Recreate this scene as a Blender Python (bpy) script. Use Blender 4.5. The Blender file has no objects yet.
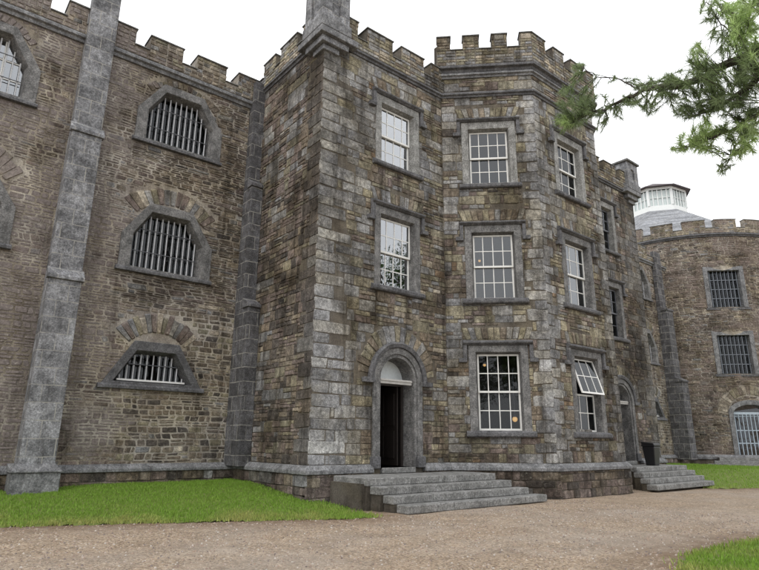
import bpy, math, random
import numpy as np
from mathutils import Vector, Matrix, noise as mnoise
from mathutils.geometry import tessellate_polygon

sc = bpy.context.scene
C = sc.collection
PI = math.pi

# ------------------------------------------------------------------ camera
FPX = 576.87
TH, YAW, ROLL = math.radians(15.122), math.radians(50.92), math.radians(0.4975)
F = Vector((math.cos(YAW)*math.cos(TH), math.sin(YAW)*math.cos(TH), math.sin(TH)))
R0 = Vector((math.sin(YAW), -math.cos(YAW), 0)); U0 = R0.cross(F)
R = R0*math.cos(ROLL) + U0*math.sin(ROLL); U = -R0*math.sin(ROLL) + U0*math.cos(ROLL)
def at(px, py, zc):                       # a point seen at (px, py) at depth zc metres
    return (F + R*((px-379.5)/FPX) - U*((py-285)/FPX))*zc
cam = bpy.data.cameras.new('camera'); cam.lens = FPX/759*36; cam.sensor_width = 36
cam.clip_end = 3000; cam.clip_start = .05
co = bpy.data.objects.new('camera', cam); C.objects.link(co)
m = Matrix((R, U, -F)).transposed().to_4x4(); co.matrix_world = m
sc.camera = co

# ------------------------------------------------------------------ materials
def mat(name):
    m_ = bpy.data.materials.new(name); m_.use_nodes = True
    nt = m_.node_tree; b = nt.nodes['Principled BSDF']
    return m_, nt, b
def N(nt, t, **k):
    n = nt.nodes.new(t)
    for a, v in k.items():
        if a in n.inputs.keys() if hasattr(n.inputs, 'keys') else False: n.inputs[a].default_value = v
        else: setattr(n, a, v)
    return n
def noise(nt, vec, scale, detail=4, rough=.6, dist=0):
    n = nt.nodes.new('ShaderNodeTexNoise'); n.inputs['Scale'].default_value = scale
    n.inputs['Detail'].default_value = detail; n.inputs['Roughness'].default_value = rough
    n.inputs['Distortion'].default_value = dist
    if vec is not None: nt.links.new(vec, n.inputs['Vector'])
    return n.outputs['Fac']
def ramp(nt, fac, stops, interp='LINEAR'):
    r = nt.nodes.new('ShaderNodeValToRGB'); cr = r.color_ramp; cr.interpolation = interp
    while len(cr.elements) > 1: cr.elements.remove(cr.elements[-1])
    for i, (p, c) in enumerate(stops):
        e = cr.elements[0] if i == 0 else cr.elements.new(p)
        e.position = p
        if isinstance(c, (int, float)): c = (c, c, c)
        e.color = (*c, 1)
    nt.links.new(fac, r.inputs[0]); return r.outputs[0]
def mix(nt, a, b, fac, mode='MIX'):
    n = nt.nodes.new('ShaderNodeMixRGB'); n.blend_type = mode
    for s, v in (('Fac', fac), ('Color1', a), ('Color2', b)):
        if hasattr(v, 'links'): nt.links.new(v, n.inputs[s])
        elif isinstance(v, (int, float)): n.inputs[s].default_value = v if s == 'Fac' else (v, v, v, 1)
        else: n.inputs[s].default_value = (*v, 1)
    return n.outputs[0]
def math_(nt, op, a, b=0.):
    n = nt.nodes.new('ShaderNodeMath'); n.operation = op
    for i, v in enumerate((a, b)):
        if hasattr(v, 'links'): nt.links.new(v, n.inputs[i])
        else: n.inputs[i].default_value = v
    return n.outputs[0]
def coord(nt, scale=(1, 1, 1)):
    g = nt.nodes.new('ShaderNodeNewGeometry')
    mp = nt.nodes.new('ShaderNodeMapping'); mp.inputs['Scale'].default_value = scale
    nt.links.new(g.outputs['Position'], mp.inputs['Vector']); return mp.outputs[0]
def bump(nt, b, h, dist, strength=1.):
    n = nt.nodes.new('ShaderNodeBump'); n.inputs['Distance'].default_value = dist
    n.inputs['Strength'].default_value = strength
    nt.links.new(h, n.inputs['Height']); nt.links.new(n.outputs[0], b.inputs['Normal'])
def vcol(nt, name='Col'):
    n = nt.nodes.new('ShaderNodeVertexColor'); n.layer_name = name; return n.outputs[0]

def weather(nt, p, col, stain, streak):
    # dark damp patches and long streaks of rain wash
    n3 = noise(nt, p, .5, 6, .68)
    col = mix(nt, col, mix(nt, col, (.27, .25, .22), 1, 'MULTIPLY'), math_(nt, 'MULTIPLY', ramp(nt, n3, [(.45, 0.), (.62, 1.)]), stain))
    n5 = noise(nt, p, .9, 4, .6)
    col = mix(nt, col, mix(nt, col, (.97, .92, .80), 1, 'MULTIPLY'), ramp(nt, n5, [(.42, 0.), (.6, .7)]))
    n4 = noise(nt, coord(nt, (2.6, 2.6, .22)), 1.0, 5, .72)
    col = mix(nt, col, mix(nt, col, (.30, .28, .26), 1, 'MULTIPLY'), math_(nt, 'MULTIPLY', ramp(nt, n4, [(.5, 0.), (.64, 1.)]), streak))
    return col
def stone_material(name, render_col=None, render_thr=(.5, .6), stain=.55, streak=.5, lichen=.6, gain=1., bias=None):
    m_, nt, b = mat(name)
    p = coord(nt)
    col = vcol(nt)
    n1 = noise(nt, p, 9, 6, .7)
    col = mix(nt, col, ramp(nt, n1, [(.27, .38), (.5, .95), (.73, 1.65)]), 1, 'MULTIPLY')
    col = mix(nt, col, ramp(nt, noise(nt, p, 2.6, 5, .7), [(.3, .62), (.7, 1.38)]), 1, 'MULTIPLY')
    n2 = noise(nt, p, 38, 6, .85)
    col = mix(nt, col, ramp(nt, n2, [(.33, .3), (.5, .95), (.67, 1.9)]), .95, 'MULTIPLY')
    col = weather(nt, p, col, stain, streak)
    if render_col:
        n5 = noise(nt, p, .75, 6, .68, .4)
        if bias:
            gg = nt.nodes.new('ShaderNodeNewGeometry'); sx = nt.nodes.new('ShaderNodeSeparateXYZ'); nt.links.new(gg.outputs['Position'], sx.inputs[0])
            bb = math_(nt, 'MULTIPLY', math_(nt, 'SUBTRACT', bias[0], sx.outputs[0]), bias[1])
            bb = math_(nt, 'MINIMUM', math_(nt, 'MAXIMUM', bb, -.15), .11)
            n5 = math_(nt, 'ADD', n5, bb)
        edge = ramp(nt, n5, [(render_thr[0], 0.), (render_thr[1], 1.)])
        rc = mix(nt, render_col, [c*.45 for c in render_col], ramp(nt, noise(nt, p, 14, 6, .8), [(.35, 1.), (.62, 0.)]))
        col = mix(nt, col, rc, math_(nt, 'MULTIPLY', edge, .86))
    n6 = noise(nt, p, 7, 8, .85)
    col = mix(nt, col, (.42, .40, .34), math_(nt, 'MULTIPLY', ramp(nt, n6, [(.575, 0.), (.65, 1.)]), lichen))
    if gain != 1: col = mix(nt, col, gain, 1, 'MULTIPLY')
    nt.links.new(col, b.inputs['Base Color']); b.inputs['Roughness'].default_value = .92
    b.inputs['Specular IOR Level'].default_value = .25
    h = math_(nt, 'ADD', math_(nt, 'MULTIPLY', noise(nt, p, 30, 6, .7), .7), math_(nt, 'MULTIPLY', n1, .8))
    bump(nt, b, h, .035, .9)
    return m_
def mortar_material(name, c1, c2):
    m_, nt, b = mat(name); p = coord(nt)
    col = mix(nt, c1, c2, ramp(nt, noise(nt, p, 1.3, 6, .7), [(.38, 0.), (.62, 1.)]))
    col = mix(nt, col, ramp(nt, noise(nt, p, 30, 5, .75), [(.3, .5), (.7, 1.4)]), .9, 'MULTIPLY')
    col = weather(nt, p, col, .6, .5)
    nt.links.new(col, b.inputs['Base Color']); b.inputs['Roughness'].default_value = .95
    b.inputs['Specular IOR Level'].default_value = .2
    bump(nt, b, noise(nt, p, 35, 6, .75), .03, .9)
    return m_
def dressed(name, c1, c2, joints=None, streak=.45, lich=.35):
    """cut limestone: smooth, mottled, streaked; joints = (course height, world z offset)"""
    m_, nt, b = mat(name); p = coord(nt)
    col = mix(nt, c1, c2, ramp(nt, noise(nt, p, 2.6, 8, .82), [(.42, 0.), (.58, 1.)]))
    col = mix(nt, col, ramp(nt, noise(nt, p, 24, 8, .88), [(.34, .35), (.5, .95), (.66, 1.75)]), 1, 'MULTIPLY')
    col = mix(nt, col, ramp(nt, noise(nt, p, 6, 6, .75), [(.3, .68), (.7, 1.35)]), 1, 'MULTIPLY')
    col = mix(nt, col, (.04, .037, .035), math_(nt, 'MULTIPLY', ramp(nt, noise(nt, coord(nt, (4, 4, .5)), 1.2, 5, .75), [(.5, 0.), (.68, 1.)]), streak))
    col = mix(nt, col, (.46, .45, .42), math_(nt, 'MULTIPLY', ramp(nt, noise(nt, p, 5.5, 8, .85), [(.57, 0.), (.66, 1.)]), lich))
    h = noise(nt, p, 40, 6, .75)
    if joints:
        g = nt.nodes.new('ShaderNodeNewGeometry'); s = nt.nodes.new('ShaderNodeSeparateXYZ')
        nt.links.new(g.outputs['Position'], s.inputs[0])
        zz = math_(nt, 'ADD', s.outputs[2], math_(nt, 'MULTIPLY', noise(nt, p, 2.5, 2), .05))
        fr = math_(nt, 'FRACT', math_(nt, 'DIVIDE', zz, joints))
        row = math_(nt, 'FLOOR', math_(nt, 'DIVIDE', zz, joints))
        uu = math_(nt, 'ADD', math_(nt, 'ADD', s.outputs[0], s.outputs[1]), math_(nt, 'MULTIPLY', row, .37))
        fu = math_(nt, 'FRACT', math_(nt, 'DIVIDE', uu, .62))
        line = math_(nt, 'MAXIMUM', math_(nt, 'LESS_THAN', fr, .055), math_(nt, 'LESS_THAN', fu, .036))
        cell = nt.nodes.new('ShaderNodeTexWhiteNoise'); cell.noise_dimensions = '1D'
        nt.links.new(math_(nt, 'ADD', row, math_(nt, 'MULTIPLY', math_(nt, 'FLOOR', math_(nt, 'DIVIDE', uu, .62)), 17.3)), cell.inputs['W'])
        col = mix(nt, col, ramp(nt, cell.outputs[0], [(0, .72), (1, 1.22)]), 1, 'MULTIPLY')
        col = mix(nt, col, (.36, .35, .32), math_(nt, 'MULTIPLY', line, ramp(nt, noise(nt, p, 5, 4), [(.35, .15), (.6, 1.)])))
        h = math_(nt, 'SUBTRACT', h, math_(nt, 'MULTIPLY', line, .8))
    nt.links.new(col, b.inputs['Base Color']); b.inputs['Roughness'].default_value = .85
    b.inputs['Specular IOR Level'].default_value = .3
    bump(nt, b, h, .02, .8)
    return m_
def plain(name, c, rough=.6, metal=0, var=.25, scale=12, bmp=0):
    m_, nt, b = mat(name); p = coord(nt)
    col = mix(nt, c, ramp(nt, noise(nt, p, scale, 5, .7), [(.3, 1-var), (.7, 1+var)]), 1, 'MULTIPLY')
    nt.links.new(col, b.inputs['Base Color']); b.inputs['Roughness'].default_value = rough
    b.inputs['Metallic'].default_value = metal
    if bmp: bump(nt, b, noise(nt, p, scale*3, 5, .7), bmp)
    return m_
def glass(name, tint, refl, wav=.004):
    m_ = bpy.data.materials.new(name); m_.use_nodes = True; nt = m_.node_tree
    nt.nodes.remove(nt.nodes['Principled BSDF']); out = nt.nodes['Material Output']
    tr = nt.nodes.new('ShaderNodeBsdfTransparent'); tr.inputs[0].default_value = (*tint, 1)
    gl = nt.nodes.new('ShaderNodeBsdfGlossy'); gl.inputs['Roughness'].default_value = .02
    gl.inputs[0].default_value = (.93, .96, 1, 1)
    bp = nt.nodes.new('ShaderNodeBump'); bp.inputs['Distance'].default_value = wav
    nt.links.new(noise(nt, coord(nt), 2.5, 2), bp.inputs['Height']); nt.links.new(bp.outputs[0], gl.inputs['Normal'])
    lw = nt.nodes.new('ShaderNodeFresnel'); lw.inputs[0].default_value = 1.5
    f = math_(nt, 'MINIMUM', math_(nt, 'MULTIPLY', lw.outputs[0], refl), .9)
    mx = nt.nodes.new('ShaderNodeMixShader'); nt.links.new(f, mx.inputs[0])
    nt.links.new(tr.outputs[0], mx.inputs[1]); nt.links.new(gl.outputs[0], mx.inputs[2])
    nt.links.new(mx.outputs[0], out.inputs[0]); return m_

M = {}
M['wing_stone'] = stone_material('wing_stone', (.235, .203, .192), (.47, .59), stain=.75, streak=.65, lichen=.65, gain=1.25, bias=(4.3, .09))
M['tower_stone'] = stone_material('tower_stone', None, stain=.85, streak=.8, lichen=.4, gain=1.4)
M['round_stone'] = stone_material('round_stone', (.22, .175, .155), (.48, .6), stain=.6, streak=.45, lichen=.6, gain=1.25)
M['mortar_pale'] = mortar_material('mortar_pale', (.52, .485, .43), (.27, .24, .215))
M['mortar_dark'] = mortar_material('mortar_dark', (.21, .19, .16), (.12, .105, .09))
M['ashlar'] = dressed('ashlar', (.29, .295, .31), (.13, .132, .14), joints=.43, lich=.5)
M['dressed'] = dressed('dressed', (.24, .243, .25), (.13, .132, .138))
M['dressed_dark'] = dressed('dressed_dark', (.145, .145, .152), (.085, .085, .09), lich=.3)
M['frame_stone'] = dressed('frame_stone', (.225, .222, .22), (.115, .115, .115), streak=.5)
M['dark_ashlar'] = dressed('dark_ashlar', (.135, .135, .145), (.07, .068, .07), joints=.43, lich=.35)
M['step_stone'] = dressed('step_stone', (.26, .26, .255), (.17, .17, .165), streak=.25, lich=.3)
M['earth'] = mortar_material('earth', (.15, .135, .115), (.09, .08, .068))
M['dressed_light'] = dressed('dressed_light', (.31, .31, .30), (.20, .198, .19), streak=.4, lich=.5)
M['coping'] = dressed('coping', (.17, .17, .165), (.10, .10, .095), lich=.45)
M['white_paint'] = plain('white_paint', (.72, .72, .70), .5, var=.08)
M['grey_wood'] = plain('grey_wood', (.42, .41, .39), .6, var=.2)
M['bar_iron'] = plain('bar_iron', (.46, .47, .49), .45, var=.2, scale=20)
M['dark_iron'] = plain('dark_iron', (.10, .105, .12), .5, var=.3)
M['blue_bar'] = plain('blue_bar', (.42, .50, .58), .5, var=.15)
M['mid_bar'] = plain('mid_bar', (.16, .18, .21), .5, var=.2)
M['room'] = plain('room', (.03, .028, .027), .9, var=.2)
M['dark_wood'] = plain('dark_wood', (.025, .02, .018), .5, var=.3)
M['glass'] = glass('glass', (.75, .8, .82), .9, .0015)
M['glass_mid'] = glass('glass_mid', (.75, .8, .82), 2.4, .002)
M['glass_bright'] = glass('glass_bright', (.6, .66, .7), 7.0, .003)
M['glass_blue'] = glass('glass_blue', (.4, .55, .75), 2.0)
M['fan_glass'] = plain('fan_glass', (.62, .66, .68), .3, var=.1)
M['paper_blue'] = plain('paper_blue', (.30, .48, .72), .6, var=.1)
M['bin_plastic'] = plain('bin_plastic', (.012, .012, .014), .38, var=.2)
M['slate'] = dressed('slate', (.28, .29, .31), (.20, .21, .23), joints=.22, streak=.1, lich=.1)
M['slate_dark'] = plain('slate_dark', (.09, .075, .08), .7, var=.3, scale=6)
M['lantern_white'] = plain('lantern_white', (.74, .77, .77), .5, var=.05)
M['lantern_glass'] = plain('lantern_glass', (.55, .62, .62), .2, var=.1)
M['bark'] = plain('bark', (.055, .045, .038), .9, var=.5, scale=14, bmp=.02)
def emis(name, c, s):
    m_ = bpy.data.materials.new(name); m_.use_nodes = True; b = m_.node_tree.nodes['Principled BSDF']
    b.inputs['Emission Color'].default_value = (*c, 1); b.inputs['Emission Strength'].default_value = s
    b.inputs['Base Color'].default_value = (.8, .7, .5, 1); return m_
M['lamp'] = emis('lamp', (1, .52, .16), .6)
def leafmat(name, rough=.6, tr=.25):
    m_, nt, b = mat(name); nt.links.new(vcol(nt), b.inputs['Base Color']); b.inputs['Roughness'].default_value = rough
    b.inputs['Specular IOR Level'].default_value = .3
    t = nt.nodes.new('ShaderNodeBsdfTranslucent'); nt.links.new(vcol(nt), t.inputs[0])
    mx = nt.nodes.new('ShaderNodeMixShader'); mx.inputs[0].default_value = tr
    nt.links.new(b.outputs[0], mx.inputs[1]); nt.links.new(t.outputs[0], mx.inputs[2])
    nt.links.new(mx.outputs[0], nt.nodes['Material Output'].inputs[0]); return m_
M['needle'] = leafmat('needle', .5, .45)
M['grass'] = leafmat('grass', .6, .3)

# ------------------------------------------------------------------ mesh builder
class MB:
    def __init__(s): s.v = []; s.f = []; s.c = []; s.mi = []
    def add(s, vs, fs, col=(.2, .2, .2), mi=0):
        o = len(s.v); s.v.extend(vs)
        for f in fs: s.f.append([i+o for i in f]); s.c.append(col); s.mi.append(mi)
    def box(s, x0, x1, y0, y1, z0, z1, **k):
        s.hexa([(x0,y0,z0),(x1,y0,z0),(x1,y1,z0),(x0,y1,z0),(x0,y0,z1),(x1,y0,z1),(x1,y1,z1),(x0,y1,z1)], **k)
    def hexa(s, p, **k):
        s.add([tuple(q) for q in p], [(0,3,2,1),(4,5,6,7),(0,1,5,4),(1,2,6,5),(2,3,7,6),(3,0,4,7)], **k)
    def tube(s, pts, rads, n=6, **k):
        pts = [Vector(p) for p in pts]; vs = []; fs = []
        for i, p in enumerate(pts):
            d = (pts[min(i+1, len(pts)-1)] - pts[max(i-1, 0)]).normalized()
            a = d.cross(Vector((0, 0, 1)))
            if a.length < .05: a = d.cross(Vector((1, 0, 0)))
            a.normalize(); b = d.cross(a)
            r = rads[i] if hasattr(rads, '__len__') else rads
            for j in range(n):
                t = 2*PI*j/n; vs.append(tuple(p + a*math.cos(t)*r + b*math.sin(t)*r))
        for i in range(len(pts)-1):
            for j in range(n):
                fs.append((i*n+j, i*n+(j+1) % n, (i+1)*n+(j+1) % n, (i+1)*n+j))
        fs.append(tuple(range(n))[::-1]); fs.append(tuple(range((len(pts)-1)*n, len(pts)*n)))
        s.add(vs, fs, **k)
    def build(s, name, mats, parent=None, loc=None, smooth=False, bevel=0):
        me = bpy.data.meshes.new(name)
        if loc is None: loc = Vector((0, 0, 0))
        root = parent
        off = Vector(loc)
        if root is not None:
            off = Vector(root['_w']) if '_w' in root.keys() else off
        V = [(a[0]-off[0], a[1]-off[1], a[2]-off[2]) for a in s.v]
        me.from_pydata(V, [], s.f)
        if not isinstance(mats, (list, tuple)): mats = [mats]
        for m_ in mats: me.materials.append(m_)
        me.polygons.foreach_set('material_index', s.mi)
        if smooth: me.polygons.foreach_set('use_smooth', [True]*len(s.f))
        ca = me.color_attributes.new('Col', 'FLOAT_COLOR', 'CORNER')
        cols = []
        for f, c in zip(s.f, s.c): cols.extend([c[0], c[1], c[2], 1.]*len(f))
        ca.data.foreach_set('color', cols)
        me.update()
        o = bpy.data.objects.new(name, me); C.objects.link(o)
        if parent is not None: o.parent = parent; o['_w'] = tuple(off)
        else: o.location = loc; o['_w'] = tuple(loc)
        if bevel:
            bv = o.modifiers.new('bevel', 'BEVEL'); bv.width = bevel; bv.segments = 2; bv.limit_method = 'ANGLE'; bv.angle_limit = math.radians(40)
        return o
def thing(name, label, cat, loc, group=None):
    o = bpy.data.objects.new(name, None); C.objects.link(o); o.location = loc; o['_w'] = tuple(loc)
    o.empty_display_size = .3
    o['label'] = label; o['category'] = cat
    if group: o['group'] = group
    return o
def tag(o, label=None, cat=None, group=None, kind=None):
    for k, v in (('label', label), ('category', cat), ('group', group), ('kind', kind)):
        if v: o[k] = v
    return o

# ------------------------------------------------------------------ wall panels
class Panel:
    def __init__(s, O, du, n): s.O = Vector(O); s.du = Vector(du).normalized(); s.n = Vector(n).normalized()
    def P(s, u, z, d=0):
        q = s.O + s.du*u + s.n*d; return (q.x, q.y, z)
class Round:
    """cylinder: u runs along the arc from angle a0; outward is +d"""
    def __init__(s, cx, cy, r, a0, sgn=1): s.cx, s.cy, s.r, s.a0, s.s = cx, cy, r, a0, sgn
    def P(s, u, z, d=0):
        a = s.a0 + s.s*u/s.r; return (s.cx + math.cos(a)*(s.r+d), s.cy + math.sin(a)*(s.r+d), z)
def inside(p, poly):
    x, y = p; r = False; n = len(poly)
    for i in range(n):
        x0, y0 = poly[i]; x1, y1 = poly[(i+1) % n]
        if (y0 > y) != (y1 > y) and x < (x1-x0)*(y-y0)/(y1-y0)+x0: r = not r
    return r
def pbox(mb, pn, u0, u1, z0, z1, d0, d1, step=None, **k):
    if step and isinstance(pn, Round):
        n = max(1, int((u1-u0)/step)); us = [u0+(u1-u0)*i/n for i in range(n+1)]
    else: us = [u0, u1]
    for a, b in zip(us, us[1:]):
        mb.hexa([pn.P(a, z0, d1), pn.P(b, z0, d1), pn.P(b, z0, d0), pn.P(a, z0, d0),
                 pn.P(a, z1, d1), pn.P(b, z1, d1), pn.P(b, z1, d0), pn.P(a, z1, d0)], **k)
def profile(mb, pn, u0, u1, prof, step=None, e0=0, e1=0, **k):
    """sweep a (d, z) profile along u; e0/e1 mitre factors at the ends"""
    n = max(1, int((u1-u0)/step)) if step else 1
    vs = []; fs = []; m_ = len(prof)
    for i in range(n+1):
        t = i/n
        for d, z in prof:
            u = (u0 + (-e0*d))*(1-t) + (u1 + e1*d)*t
            vs.append(pn.P(u, z, d))
    for i in range(n):
        for j in range(m_):
            fs.append((i*m_+j, i*m_+(j+1) % m_, (i+1)*m_+(j+1) % m_, (i+1)*m_+j))
    fs.append(tuple(range(m_))[::-1]); fs.append(tuple(range(n*m_, (n+1)*m_)))
    mb.add(vs, fs, **k)
def sheet(mb, pn, u0, u1, z0, z1, holes, **k):
    if isinstance(pn, Round):                       # vertical strips so that the curve is kept
        cuts = {u0, u1}
        n = int((u1-u0)/.5); cuts |= {u0+(u1-u0)*i/n for i in range(n+1)}
        cuts = sorted(cuts)
        for a, b in zip(cuts, cuts[1:]):
            hs = []
            for h in holes:
                hc = [(min(max(x, a), b), y) for x, y in h]
                xs = [x for x, _ in hc]
                if max(xs)-min(xs) > 1e-4: hs.append((min(xs), max(xs), clip_poly(h, a, b)))
            if not hs:
                mb.add([pn.P(a, z0), pn.P(b, z0), pn.P(b, z1), pn.P(a, z1)], [(0, 1, 2, 3)], **k); continue
            # stack of full-strip pieces between holes
            hs.sort(key=lambda h: min(y for _, y in h[2])); zc = z0
            for _, _, q in hs:
                zl = min(y for _, y in q); zh = max(y for _, y in q)
                if zl > zc: mb.add([pn.P(a, zc), pn.P(b, zc), pn.P(b, zl), pn.P(a, zl)], [(0, 1, 2, 3)], **k)
                fx0 = min(x for x, _ in q); fx1 = max(x for x, _ in q)
                if fx0 > a+1e-4: mb.add([pn.P(a, zl), pn.P(fx0, zl), pn.P(fx0, zh), pn.P(a, zh)], [(0, 1, 2, 3)], **k)
                if fx1 < b-1e-4: mb.add([pn.P(fx1, zl), pn.P(b, zl), pn.P(b, zh), pn.P(fx1, zh)], [(0, 1, 2, 3)], **k)
                zc = zh
            mb.add([pn.P(a, zc), pn.P(b, zc), pn.P(b, z1), pn.P(a, z1)], [(0, 1, 2, 3)], **k)
        return
    loops = [[Vector((u0, z0, 0)), Vector((u1, z0, 0)), Vector((u1, z1, 0)), Vector((u0, z1, 0))]]
    loops += [[Vector((x, y, 0)) for x, y in h] for h in holes]
    flat = [p for l in loops for p in l]
    tr = tessellate_polygon(loops)
    mb.add([pn.P(p.x, p.y) for p in flat], [tuple(t) for t in tr], **k)
def clip_poly(poly, a, b):
    def clip(pl, f, inter):
        out = []
        for i in range(len(pl)):
            p, q = pl[i-1], pl[i]
            if f(q):
                if not f(p): out.append(inter(p, q))
                out.append(q)
            elif f(p): out.append(inter(p, q))
        return out
    def at_x(x): return lambda p, q: (x, p[1]+(q[1]-p[1])*(x-p[0])/(q[0]-p[0]))
    pl = clip(poly, lambda p: p[0] >= a-1e-9, at_x(a)); return clip(pl, lambda p: p[0] <= b+1e-9, at_x(b))
def warp(u, z, sd):
    return (u + .035*math.sin(z*3.1+sd+u*.7) + .02*math.sin(z*7.3+sd*2), z + .014*math.sin(u*1.9+sd*3) + .006*math.sin(u*5.3+z*2+sd))
def stone(mb, pn, quad, rel, col, rng, d0=0, gap=.008, sd=None, mi=1, rnd=(.03, .14)):
    """quad: four (u,z) corners counter-clockwise; a chamfered, slightly irregular block standing rel proud"""
    q = [warp(*p, sd) if sd is not None else p for p in quad]
    cx = sum(p[0] for p in q)/4; cz = sum(p[1] for p in q)/4
    w = min(math.hypot(q[1][0]-q[0][0], q[1][1]-q[0][1]), math.hypot(q[2][0]-q[1][0], q[2][1]-q[1][1]))
    if w < .02: return
    g = gap/w*2; out = []
    for i in range(4):
        p = q[i]; a = q[i-1]; b = q[(i+1) % 4]
        p = (p[0]+max(-w*.3, min(w*.3, (cx-p[0])*9))*min(1, gap/w*3.3)*rng.uniform(.3, 1.7), p[1]+max(-w*.3, min(w*.3, (cz-p[1])*9))*min(1, gap/w*3.3)*rng.uniform(.3, 1.7))
        la = math.hypot(a[0]-p[0], a[1]-p[1]); lb = math.hypot(b[0]-p[0], b[1]-p[1])
        c = w*rng.uniform(*rnd); p = (p[0]+rng.gauss(0, w*.035), p[1]+rng.gauss(0, w*.035))
        out.append((p[0]+(a[0]-p[0])*c/la, p[1]+(a[1]-p[1])*c/la))
        out.append((p[0]+(b[0]-p[0])*c/lb, p[1]+(b[1]-p[1])*c/lb))
    ins = min(.018, w*.14)/w*1.6
    tu, tz = rng.uniform(-.25, .25)*rel, rng.uniform(-.25, .25)*rel
    vs = [pn.P(u, z, d0-.004) for u, z in out]
    for u, z in out:
        uu = u+(cx-u)*ins; zz = z+(cz-z)*ins
        vs.append(pn.P(uu, zz, d0+rel*rng.uniform(.85, 1.1)+tu*(1 if u > cx else -1)+tz*(1 if z > cz else -1)))
    fs = [(i, (i+1) % 8, 8+(i+1) % 8, 8+i) for i in range(8)] + [tuple(range(8, 16))]
    mb.add(vs, fs, col=col, mi=mi)
PAL = {
 'grey':  [(.205,.207,.215),(.185,.186,.19),(.235,.235,.235),(.165,.165,.168),(.215,.208,.193)],
 'slatey': [(.115,.112,.11),(.14,.136,.13),(.10,.096,.094)],
 'light': [(.28,.28,.275),(.25,.25,.25)],
 'dark':  [(.085,.075,.068),(.105,.09,.078),(.075,.067,.062)],
 'brown': [(.168,.145,.118),(.145,.123,.10),(.19,.165,.132),(.13,.109,.09),(.158,.132,.106)],
 'olive': [(.20,.185,.14),(.17,.158,.12),(.225,.205,.155)],
 'purple':[(.155,.127,.117),(.135,.11,.10),(.175,.146,.134)],
 'rust':  [(.175,.13,.092)],
 'tan':   [(.275,.243,.20),(.245,.215,.175),(.31,.28,.235)],
}
def pick(rng, wts):
    r = rng.random()*sum(w for _, w in wts); a = 0
    for n, w in wts:
        a += w
        if r <= a: break
    c = rng.choice(PAL[n]); k = rng.uniform(.85, 1.17)
    return tuple(x*k for x in c)
def pack(mb, pn, u0, u1, z0, z1, holes, zone, seed, cw, ch, d0=0, mi=1, sd=None, gap=.008):
    """fills the panel with fitted stones; zone(u,z,rng) -> (w range cells, h range cells, palette weights, relief)"""
    rng = random.Random(seed)
    nu = max(1, round((u1-u0)/cw)); nz = max(1, round((z1-z0)/ch))
    cw = (u1-u0)/nu; ch = (z1-z0)/nz
    occ = [[False]*nu for _ in range(nz)]
    boxes = [(min(x for x, _ in h), max(x for x, _ in h), min(y for _, y in h), max(y for _, y in h), h) for h in holes]
    for j in range(nz):
        z = z0+(j+.5)*ch
        for i in range(nu):
            u = u0+(i+.5)*cw
            for a, b, c, d, h in boxes:
                if a <= u <= b and c <= z <= d and inside((u, z), h): occ[j][i] = True; break
    for j in range(nz):
        for i in range(nu):
            if occ[j][i]: continue
            wr, hr, wts, rel = zone(u0+(i+.5)*cw, z0+(j+.5)*ch, rng)
            w = rng.randint(*wr); h = rng.randint(*hr)
            ww = 0
            while ww < w and i+ww < nu and not occ[j][i+ww]: ww += 1
            if i+ww < nu and not occ[j][i+ww] and (i+ww+1 >= nu or occ[j][i+ww+1]): ww += 1
            hh = 1
            while hh < h and j+hh < nz and not any(occ[j+hh][i:i+ww]): hh += 1
            if j+hh == nz-1 and not any(occ[j+hh][i:i+ww]): hh += 1
            for b in range(hh):
                for a in range(ww): occ[j+b][i+a] = True
            x0, x1, y0, y1 = u0+i*cw, u0+(i+ww)*cw, z0+j*ch, z0+(j+hh)*ch
            stone(mb, pn, [(x0, y0), (x1, y0), (x1, y1), (x0, y1)], rel*rng.uniform(.6, 1.25), pick(rng, wts), rng, d0, gap, sd, mi)
def courses(mb, pn, u0, u1, z0, z1, holes, rowh, zone, seed, d0=0, mi=1, sd=None, gap=.008, rnd=(.03, .14)):
    """squared rubble brought to courses; zone(u,z,rng) -> (block width, layers, stone width range, palette, relief)"""
    rng = random.Random(seed)
    bx_ = [(min(x for x, _ in h)-.01, max(x for x, _ in h)+.01, min(y for _, y in h)-.01, max(y for _, y in h)+.01, h) for h in holes]
    def free(u, z):
        for a, b, c, d, h in bx_:
            if a <= u <= b and c <= z <= d and inside((u, z), h): return False
        return True
    z = z0; S = .04
    while z < z1-.01:
        h = rng.uniform(*(rowh(z) if callable(rowh) else rowh))
        if z1-z-h < .07: h = z1-z
        u = u0
        while u < u1-.005:
            W, nl, wr, pal, rel = zone(u, z+h/2, rng)
            e = u+W
            if u1-e < .15: e = u1
            cuts = [0]+sorted(min(.85, max(.15, (k+rng.uniform(-.2, .2))/nl)) for k in range(1, nl))+[1]
            for l0, l1 in zip(cuts, cuts[1:]):
                za, zb = z+h*l0, z+h*l1
                a = u
                while a < e-.005:
                    b = a+rng.uniform(*wr)
                    if e-b < wr[0]*.6: b = e
                    # clip to the free span
                    m = max(2, int((b-a)/S)); fr = [free(a+(b-a)*(k+.5)/m, za+(zb-za)*.25) and free(a+(b-a)*(k+.5)/m, za+(zb-za)*.75) for k in range(m)]
                    k = 0
                    while k < m:
                        if not fr[k]: k += 1; continue
                        j = k
                        while j < m and fr[j]: j += 1
                        x0, x1 = a+(b-a)*k/m, a+(b-a)*j/m
                        if x1-x0 > .035: stone(mb, pn, [(x0, za), (x1, za), (x1, zb), (x0, zb)], rel*rng.uniform(.55, 1.3), pick(rng, pal), rng, d0, gap, sd, mi, rnd)
                        k = j
                    a = b
            u = e
        z += h
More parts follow.
